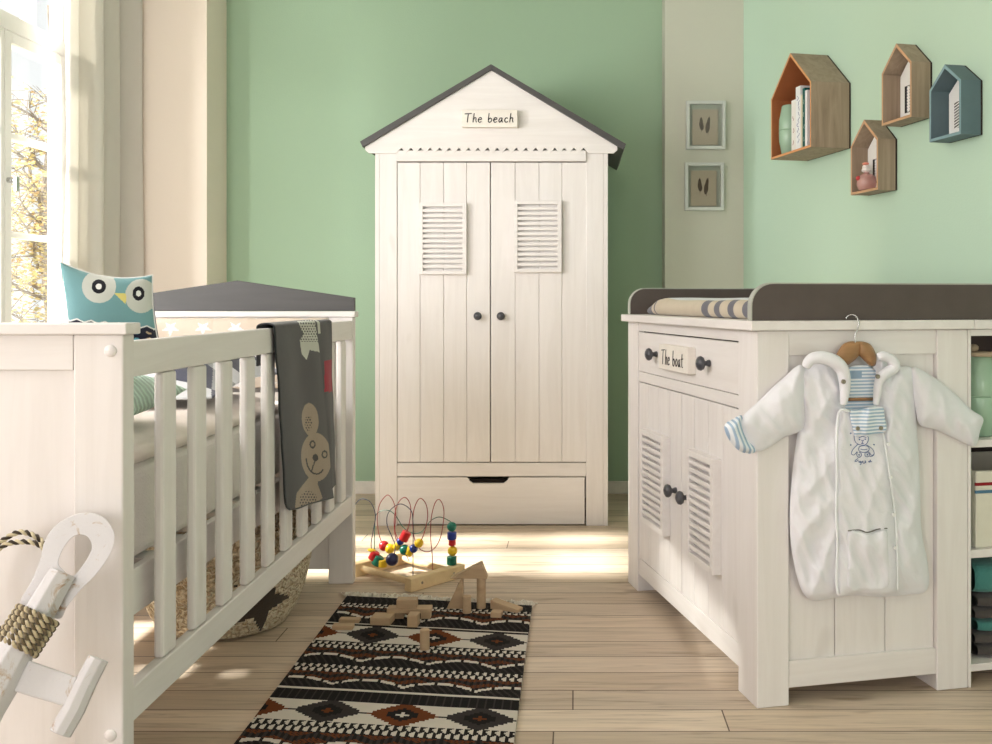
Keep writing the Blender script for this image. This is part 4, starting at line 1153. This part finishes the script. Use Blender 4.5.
# hood rolls round the neck
def roll(pts, r, nm, mat, parent, seg=12):
    P = smooth_path([rl_(720 + a * ZS, 310 + b_ * ZS, o_) for a, b_, o_ in pts], 7); n = len(P)
    rr = [r * (.35 + .65 * math.sin(PI * min(1, max(0, (i + .6) / n))) ** .5) * (1 + .10 * noise.noise((i * .13, r * 90, 0))) for i in range(n)]
    return MB().tube(P, rr, seg).build(nm, mat, parent, smooth=True)
roll([(212, 142, .035), (226, 122, .042), (252, 118, .046), (284, 128, .05), (304, 150, .05), (310, 190, .048), (306, 235, .046)], .017, 'hood', M['terry'], ro)
roll([(392, 118, .046), (404, 114, .048), (424, 122, .048), (432, 142, .046), (410, 158, .046), (394, 180, .046), (387, 235, .042)], .014, 'hood', M['terry'], ro)
lin_p = Z([(306, 150), (330, 138), (365, 136), (386, 150), (386, 250), (300, 250)])
inflate(lin_p, 2.0, lambda x, y, h: rl_(x, y, h), lambda x, y, d: .016).build('lining', M['stripe'], ro, smooth=True)['label'] = 'blue striped lining inside the neck'
tagp = Z([(322, 152), (352, 150), (352, 168), (322, 170)])
inflate(tagp, 1.5, lambda x, y, h: rl_(x, y, h), lambda x, y, d: .0185).build('size_label', fabric('label_blue', (158, 182, 206)), ro)
# front panel, flap, pocket
panel = sm(Z([(291, 262), (300, 246), (326, 250), (380, 300), (405, 300), (420, 400), (434, 500), (440, 600), (442, 690), (400, 706), (330, 702), (290, 706), (289, 600), (289, 480), (288, 360)]), 4)
inflate(panel, 2.0, lambda x, y, h: rl_(x, y, h), lambda x, y, d: .0125 + .034 * (1 - math.exp(-12 / 11)) + .012 * (1 - math.exp(-d / 4)) + .013 * fold(x, y, 1), back=.012).build('front_panel', M['terry'], ro, smooth=True)
def hs(x, y): return .0125 + .034 * (1 - math.exp(-12 / 11)) + .012 + .013 * fold(x, y, 1)
def seamline(pts, r, nm, mat):
    P = smooth_path([rl_(720 + a * ZS, 310 + b_ * ZS, hs(720 + a * ZS, 310 + b_ * ZS) + .001) for a, b_ in pts], 6)
    return MB().tube(P, r, 8).build(nm, mat, ro, smooth=True)
seamline([(320, 252), (300, 248), (292, 270), (289, 340), (290, 420), (288, 500), (291, 580), (289, 660), (292, 704)], .0032, 'piping', M['terry_in'])
seamline([(405, 305), (420, 400), (434, 500), (440, 600), (441, 695)], .0022, 'piping', M['terry_in'])
flap = sm(Z([(322, 254), (340, 247), (400, 240), (408, 262), (413, 296), (398, 306), (345, 313), (333, 308)]), 4)
inflate(flap, 1.5, lambda x, y, h: rl_(x, y, h), lambda x, y, d: hs(x, y) + .004 + .006 * (1 - math.exp(-d / 2.5)), back=.03).build('flap', M['stripe'], ro, smooth=True)['label'] = 'blue striped folded down flap'
pock = sm(Z([(318, 552), (350, 549), (366, 556), (388, 548), (414, 546), (417, 575), (418, 640), (416, 690), (360, 694), (318, 690), (319, 620)]), 3)
inflate(pock, 2.0, lambda x, y, h: rl_(x, y, h), lambda x, y, d: hs(x, y) + .0005 + .007 * (1 - math.exp(-d / 1.8)) * (1 - min(1, max(0, (y - 545) / 40))) , back=.04).build('pocket', M['terry'], ro, smooth=True)
seamline([(318, 548), (345, 546), (366, 552), (392, 544), (415, 542)], .0016, 'pocket_slit_shade', fabric('pocket_shade', (120, 116, 110)))  # dark line painting the shade in the pocket slit
for a, b_, rr, metal in ((307, 178, .0055, 1), (392, 165, .0055, 1), (342, 294, .0052, 1), (400, 293, .0052, 1), (418, 333, .0046, 0), (424, 415, .0046, 0), (432, 508, .0046, 0), (436, 590, .0046, 0)):
    x, y = 720 + a * ZS, 310 + b_ * ZS
    off = (.064 if b_ < 200 else hs(x, y) + (.0105 if metal else .001))
    T = Matrix.Translation(rl_(x, y, off)) @ Matrix.Rotation(PI / 2, 4, 'X')
    MB().lathe([(rr, -.004), (rr, .001), (rr * .75, .0018), (rr * .5, .0008), (0, .0008)], 14, T).build('snap_button', plain('snap_metal', (150, 142, 128), .35, .5, .8) if metal else plain('snap_white', (244, 244, 242), .3), ro, smooth=True)
# embroidered bear and small script
def emb(x, y): # crop 661x744 of (845,425)-(885,470)
    px, py = 845 + x * .0605, 425 + y * .0605; return rl_(px, py, hs(px, py) + .0012)
EB = MB()
for s in ([(150, 180), (160, 250), (185, 295), (225, 320), (290, 335), (345, 320), (385, 260), (390, 215), (372, 185)], [(225, 215), (290, 190), (350, 210)], [(215, 320), (160, 370), (115, 430), (110, 480), (150, 495), (200, 440)],
          [(345, 325), (420, 370), (470, 420), (480, 480), (440, 500), (390, 440)], [(235, 360), (225, 410), (250, 440), (320, 455), (385, 430), (400, 390), (370, 350), (290, 345), (235, 360)],
          [(205, 450), (195, 500), (230, 535), (270, 510), (265, 465), (230, 455)], [(330, 470), (335, 515), (375, 525), (405, 490), (380, 460), (340, 465)], [(405, 520), (450, 515), (480, 490)], [(270, 250), (292, 262), (312, 248)], [(290, 262), (290, 295), (270, 305), (310, 305)],
          [(215, 555), (175, 580), (165, 605), (200, 595), (220, 580)], [(225, 600), (235, 620), (250, 595), (255, 625), (270, 600), (262, 650), (245, 655)], [(280, 620), (295, 595), (300, 630), (330, 625), (335, 590), (345, 628)], [(380, 615), (400, 600), (405, 620), (420, 575), (425, 612), (445, 600)], [(258, 400), (300, 408), (365, 402)]):
    EB.tube(smooth_path([emb(a, b_) for a, b_ in s], 4), .0008, 5)
for a, b_ in ((240, 240), (335, 235), (95, 330), (480, 325), (95, 138), (232, 495), (370, 492)):
    EB.lathe([(.0018, -.001), (.0018, .0006)], 8, Matrix.Translation(emb(a, b_)) @ Matrix.Rotation(PI / 2, 4, 'X'))
EB.build('embroidery', fabric('embroidery_blue', (92, 116, 164)), ro)

# hanger
hg = thing('clothes_hanger', 'wooden clothes hanger with a steel hook inside the romper neck', 'hanger', CH @ Vector((.262, -.03, .8)), ANG)
HB = Vector((.262, -.03, .8))
def hl(px, py, off): return sp(px, py, off) - HB
def hz(pts): return Z(pts)
for pl, nm in (([(338, 78), (352, 80), (350, 105), (341, 118), (330, 128), (312, 137), (288, 118), (294, 100), (305, 85), (322, 78)], 'hanger_arm'), ([(344, 80), (362, 80), (376, 88), (388, 112), (386, 136), (372, 138), (352, 120), (343, 108)], 'hanger_arm')):
    pl = sm(Z(pl), 3)
    inflate(pl, 1.2, lambda x, y, h: hl(x, y, h), lambda x, y, d: .022 + .014 * (1 - math.exp(-d / 2.5)), back=.018).build(nm, M['hanger'], hg, smooth=True)
MB().tube([hl(720 + 316 * ZS, 310 + 222 * ZS, .024), hl(720 + 380 * ZS, 310 + 221 * ZS, .024)], .0042, 12).build('trouser_bar', M['hanger'], hg, smooth=True)
hk = [(335, 82, .026), (335, 62, .026), (342, 45, .026), (344, 28, .024), (336, 14, .016), (324, 12, .006), (315, 16, .003), (313, 22, .003)]
MB().tube(smooth_path([hl(720 + a * ZS, 310 + b_ * ZS, o_) for a, b_, o_ in hk], 7), .0018, 8).build('hook', M['steel'], hg, smooth=True)

# ------------------------------------------------------------------ house shelves on the right wall
def house(nm, label, y0, y1, z0, ze, za, d, mats, back=None):
    """y0 near side, y1 far side; local x runs out of the wall (negative towards the room)"""
    root = thing(nm, label, 'wall shelf', ch(WALLX, (y0 + y1) / 2, z0), ANG, None)
    yw = (y1 - y0) / 2; H_, P_ = ze - z0, za - z0; t_ = .0095; nm_dark = False
    out = [(-yw, 0), (yw, 0), (yw, H_), (0, P_), (-yw, H_)]
    k = t_ * 1.15
    inn = [(-yw + t_, t_), (yw - t_, t_), (yw - t_, H_ - t_ * .45), (0, P_ - k * 1.25), (-yw + t_, H_ - t_ * .45)]
    names = ['floor_board', 'far_side_board', 'roof_board', 'roof_board', 'near_side_board']
    for i in range(5):
        j = (i + 1) % 5
        m_ = MB().prism([out[i], out[j], inn[j], inn[i]], -d, -.008, 'yz', 0)
        # inner face and front edge get their own colours
        for fi in range(len(m_.f)):
            vs_ = [m_.v[q] for q in m_.f[fi]]
            if all(abs(v_[0] + d) < 1e-6 for v_ in vs_): m_.m[fi] = 2
            elif all(any(abs(v_[1] - p[0]) < 1e-6 and abs(v_[2] - p[1]) < 1e-6 for p in (inn[i], inn[j])) for v_ in vs_): m_.m[fi] = 1
        m_.build(names[i], [mats[0] if i not in (2, 3) else mats[3], mats[1], mats[2]], root)
    MB().prism([(a * 1.0, b_) for a, b_ in out], -.0079, -.0015, 'yz').build('back_board', M['slate'] if nm_dark else M['dark'], root)  # dark board paints the gap shadow between house and wall
    if back: MB().prism(inn, -.0095, -.0081, 'yz').build('back_lining', back, root)
    return root, yw, inn
OK_ = (M['oak'], M['oak'], M['oak_edge'], M['oak_y'])
house('house_shelf', 'largest house shaped oak wall shelf with orange inside and cups and books', 1.323, 1.697, 1.600, 1.857, 2.012, .172, (M['oak'], M['orange'], M['orange_edge'], M['oak_y']), M['orange'])
house('house_shelf', 'upper house shaped oak wall shelf left of the slate blue one', .763, .955, 1.622, 1.809, 1.894, .080, OK_)
house('house_shelf', 'slate blue house shaped wall shelf with a chevron card', .488, .660, 1.519, 1.689, 1.756, .078, (M['slate'], M['slate'], M['slate_edge'], M['slate']))
house('house_shelf', 'lowest house shaped oak wall shelf holding a pink round bottle', .984, 1.182, 1.398, 1.583, 1.668, .078, OK_)
# cards
def card(label, y0, y1, z0, ze, za, pz0, pz1, py0, py1, kind):
    root = thing('picture_card', label, 'picture card', ch(WALLX - .0085, (y0 + y1) / 2, z0 + .0105), ANG)
    yw = (y1 - y0) / 2 - .0115; H_, P_ = ze - z0 - .022, za - z0 - .032
    MB().prism([(-yw, 0), (yw, 0), (yw, H_), (0, P_), (-yw, H_)], -.0045, -.001, 'yz').build('card_board', M['card'], root)
    m_ = MB(); n = 40; nz_ = 80
    def mf(s, t_):
        if kind == 'chevron': return 1 if (t_ * 9 + abs(s * 2 - 1) * .9) % 1 < .5 else 0
        if s > .8 or s < .04 or t_ < .02 or t_ > .98: return 1
        q = math.hypot((s * 3) % 1 - .5, (t_ * 9) % 1 - .5); return 2 if q < .3 else 0
    m_.grid(lambda s, t_: (-.0050, py0 + (py1 - py0) * s, pz0 + (pz1 - pz0) * t_), n, nz_, mf)
    m_.build('print', [M['card'], M['ink'], plain('print_bluegrey', (150, 162, 176), .7)], root)
card('white card with a grey patterned print inside the upper oak house shelf', .763, .955, 1.622, 1.809, 1.894, .03, .125, -.02, .055, 'pat')
card('white card with a black chevron print inside the slate blue house shelf', .488, .660, 1.519, 1.689, 1.756, .03, .115, -.02, .045, 'chevron')
card('white card with a dark print behind the pink bottle in the lowest shelf', .984, 1.182, 1.398, 1.583, 1.668, .03, .12, -.02, .05, 'pat')
# cups and books in the big house
hz0 = 1.600 + .0101
cup('green_cup', 'pale green cup standing upright inside the large house shelf', ch(WALLX - .115, 1.632, hz0), 1.02, False)
cup('green_cup', 'pale green cup upside down on the other cup in the large house shelf', ch(WALLX - .115, 1.632, hz0 + .1063), 1.02, True)
yb = 1.553
for k, (wd_, ht, c, lab) in enumerate(((.040, .215, (236, 234, 228), 'white book next to the green cups in the large house shelf'), (.045, .262, (238, 240, 240), 'tallest white book in the large house shelf'),
        (.016, .222, (226, 216, 190), 'cream book between the tall white and the teal book'), (.022, .245, (22, 92, 88), 'dark teal book in the large house shelf'), (.020, .232, (240, 240, 240), 'thin white book nearest the front side of the large house shelf'))):
    root = thing('book', lab, 'book', ch(WALLX - .011, yb - wd_ / 2, hz0), ANG, 'books in the large house shelf')
    dp = .135
    cv = plain('book_cover_%d' % k, c, .5, vary=.02)
    m_ = MB(); m_.box(-dp, -dp + .003, -wd_ / 2 + .0005, wd_ / 2 - .0005, 0, ht); m_.box(-dp + .003, 0, -wd_ / 2 + .0005, -wd_ / 2 + .003, 0, ht); m_.box(-dp + .003, 0, wd_ / 2 - .003, wd_ / 2 - .0005, 0, ht)
    m_.build('cover', cv, root); MB().box(-dp + .003, -.003, -wd_ / 2 + .003, wd_ / 2 - .003, .003, ht - .003).build('pages', M['card'], root)
    ink = MB(); rnd = random.Random(k); z = .03
    while z < ht - .05:
        if k in (0, 1, 3):
            x0 = rnd.uniform(-.25, .0) * wd_
            ink.tube(smooth_path([(-dp - .0003, x0 + rnd.uniform(-.12, .3) * wd_, z + q * .006) for q in range(4)], 3), .0011, 4)
        z += .022 if k == 1 else .05
    if ink.v: ink.build('spine_lettering', plain('spine_ink_%d' % k, ((150, 60, 60), (92, 96, 150), (0, 0, 0), (190, 210, 200))[k], .7), root)
    yb -= wd_ + .0006
# pink bottle with white topper
pk = thing('pink_bottle', 'pink round glass bottle with a white figure stopper in the lowest house shelf', 'bottle', ch(WALLX - .0515, 1.112, 1.398 + .0105))
def pinkglass():
    m, nt, b = base('pink_glass', .12, .5); b.inputs['Base Color'].default_value = lin((240, 190, 180)); b.inputs['Transmission Weight'].default_value = .55; b.inputs['Alpha'].default_value = 1.0
    return m
MB().lathe([(.018, 0), (.030, .004), (.0355, .020), (.0360, .034), (.033, .050), (.022, .060), (.010, .064), (.010, .070), (0, .070)], 28).build('bottle_body', pinkglass(), pk, smooth=True)
WT = plain('white_porcelain', (240, 234, 228), .35, .5); RT = plain('red_porcelain', (196, 60, 62), .35, .5); PT = plain('pink_porcelain', (236, 150, 130), .35, .5)
def blob(x, y, z, rx, ry, rz): return MB().lathe(SPH, 18, Matrix.Translation((x, y, z)) @ Matrix.Diagonal((rx, ry, rz, 1)))
st = MB()
for a in ((0, 0, .077, .018, .020, .011), (0, .006, .089, .014, .014, .010), (-.004, -.010, .086, .008, .009, .007)):
    q = blob(*a); st.add(q.v, q.f)
st = st.build('stopper', WT, pk, smooth=True)
blob(-.002, .004, .101, .012, .014, .006).build('stopper_top', PT, st, smooth=True)
blob(-.033, -.006, .046, .008, .012, .009).build('red_bow', RT, pk, smooth=True)

# ------------------------------------------------------------------ small frames on the pilaster
M['mint'] = plain('pale_mint_frame', (204, 208, 202), .5)
M['linen'] = fabric('linen_board', (184, 170, 152), 500, .4)
for x0, x1, z0, z1, lab in ((.555, .750, 1.752, 1.993, 'upper of two small mint box frames with feathers on the pale pilaster'), (.548, .742, 1.447, 1.685, 'lower of two small mint box frames with feathers on the pale pilaster')):
    root = thing('framed_feathers', lab, 'framed picture', ((x0 + x1) / 2, 5.01, z0), 0, 'feather frames on the pilaster')
    hw_ = (x1 - x0) / 2; h_ = z1 - z0; fr_ = MB(); t_ = .016; dd = .032
    fr_.box(-hw_, -hw_ + t_, -dd, -.0005, 0, h_); fr_.box(hw_ - t_, hw_, -dd, -.0005, 0, h_); fr_.box(-hw_ + t_, hw_ - t_, -dd, -.0005, 0, t_); fr_.box(-hw_ + t_, hw_ - t_, -dd, -.0005, h_ - t_, h_)
    fr_.build('frame', M['mint'], root, bevel=.0015)
    MB().box(-hw_ + t_, hw_ - t_, -.006, -.0005, t_, h_ - t_).build('backing', plain('grey_green_backing', (168, 174, 162), .8), root)
    bd_ = MB().box(-.066, .062, -.016, -.006, .022, .200).build('linen_panel', M['linen'], root, bevel=.001)
    ft = MB()
    for sx, zc, hh, ww in ((-.021, .128, .034, .012), (.012, .122, .042, .012)):
        pts = [(sx + ww * math.sin(a) * (.7 if math.cos(a) > 0 else 1) + .006 * math.cos(a) * (1 if sx > 0 else -.4), -.0168, zc + hh * math.cos(a)) for a in [i * PI / 8 for i in range(16)]]
        ft.add([pts[0]] + pts, [(0, i, i + 1) for i in range(2, 15)])
        ft.tube([(sx, -.0168, zc - hh * 1.2), (sx, -.0168, zc)], .0008, 4)
    ft.build('feather', plain('feather_brown', (58, 44, 36), .8), bd_)
    MB().box(-hw_ + t_ * .6, hw_ - t_ * .6, -.027, -.0255, t_ * .6, h_ - t_ * .6).build('glass', M['glass'], root)
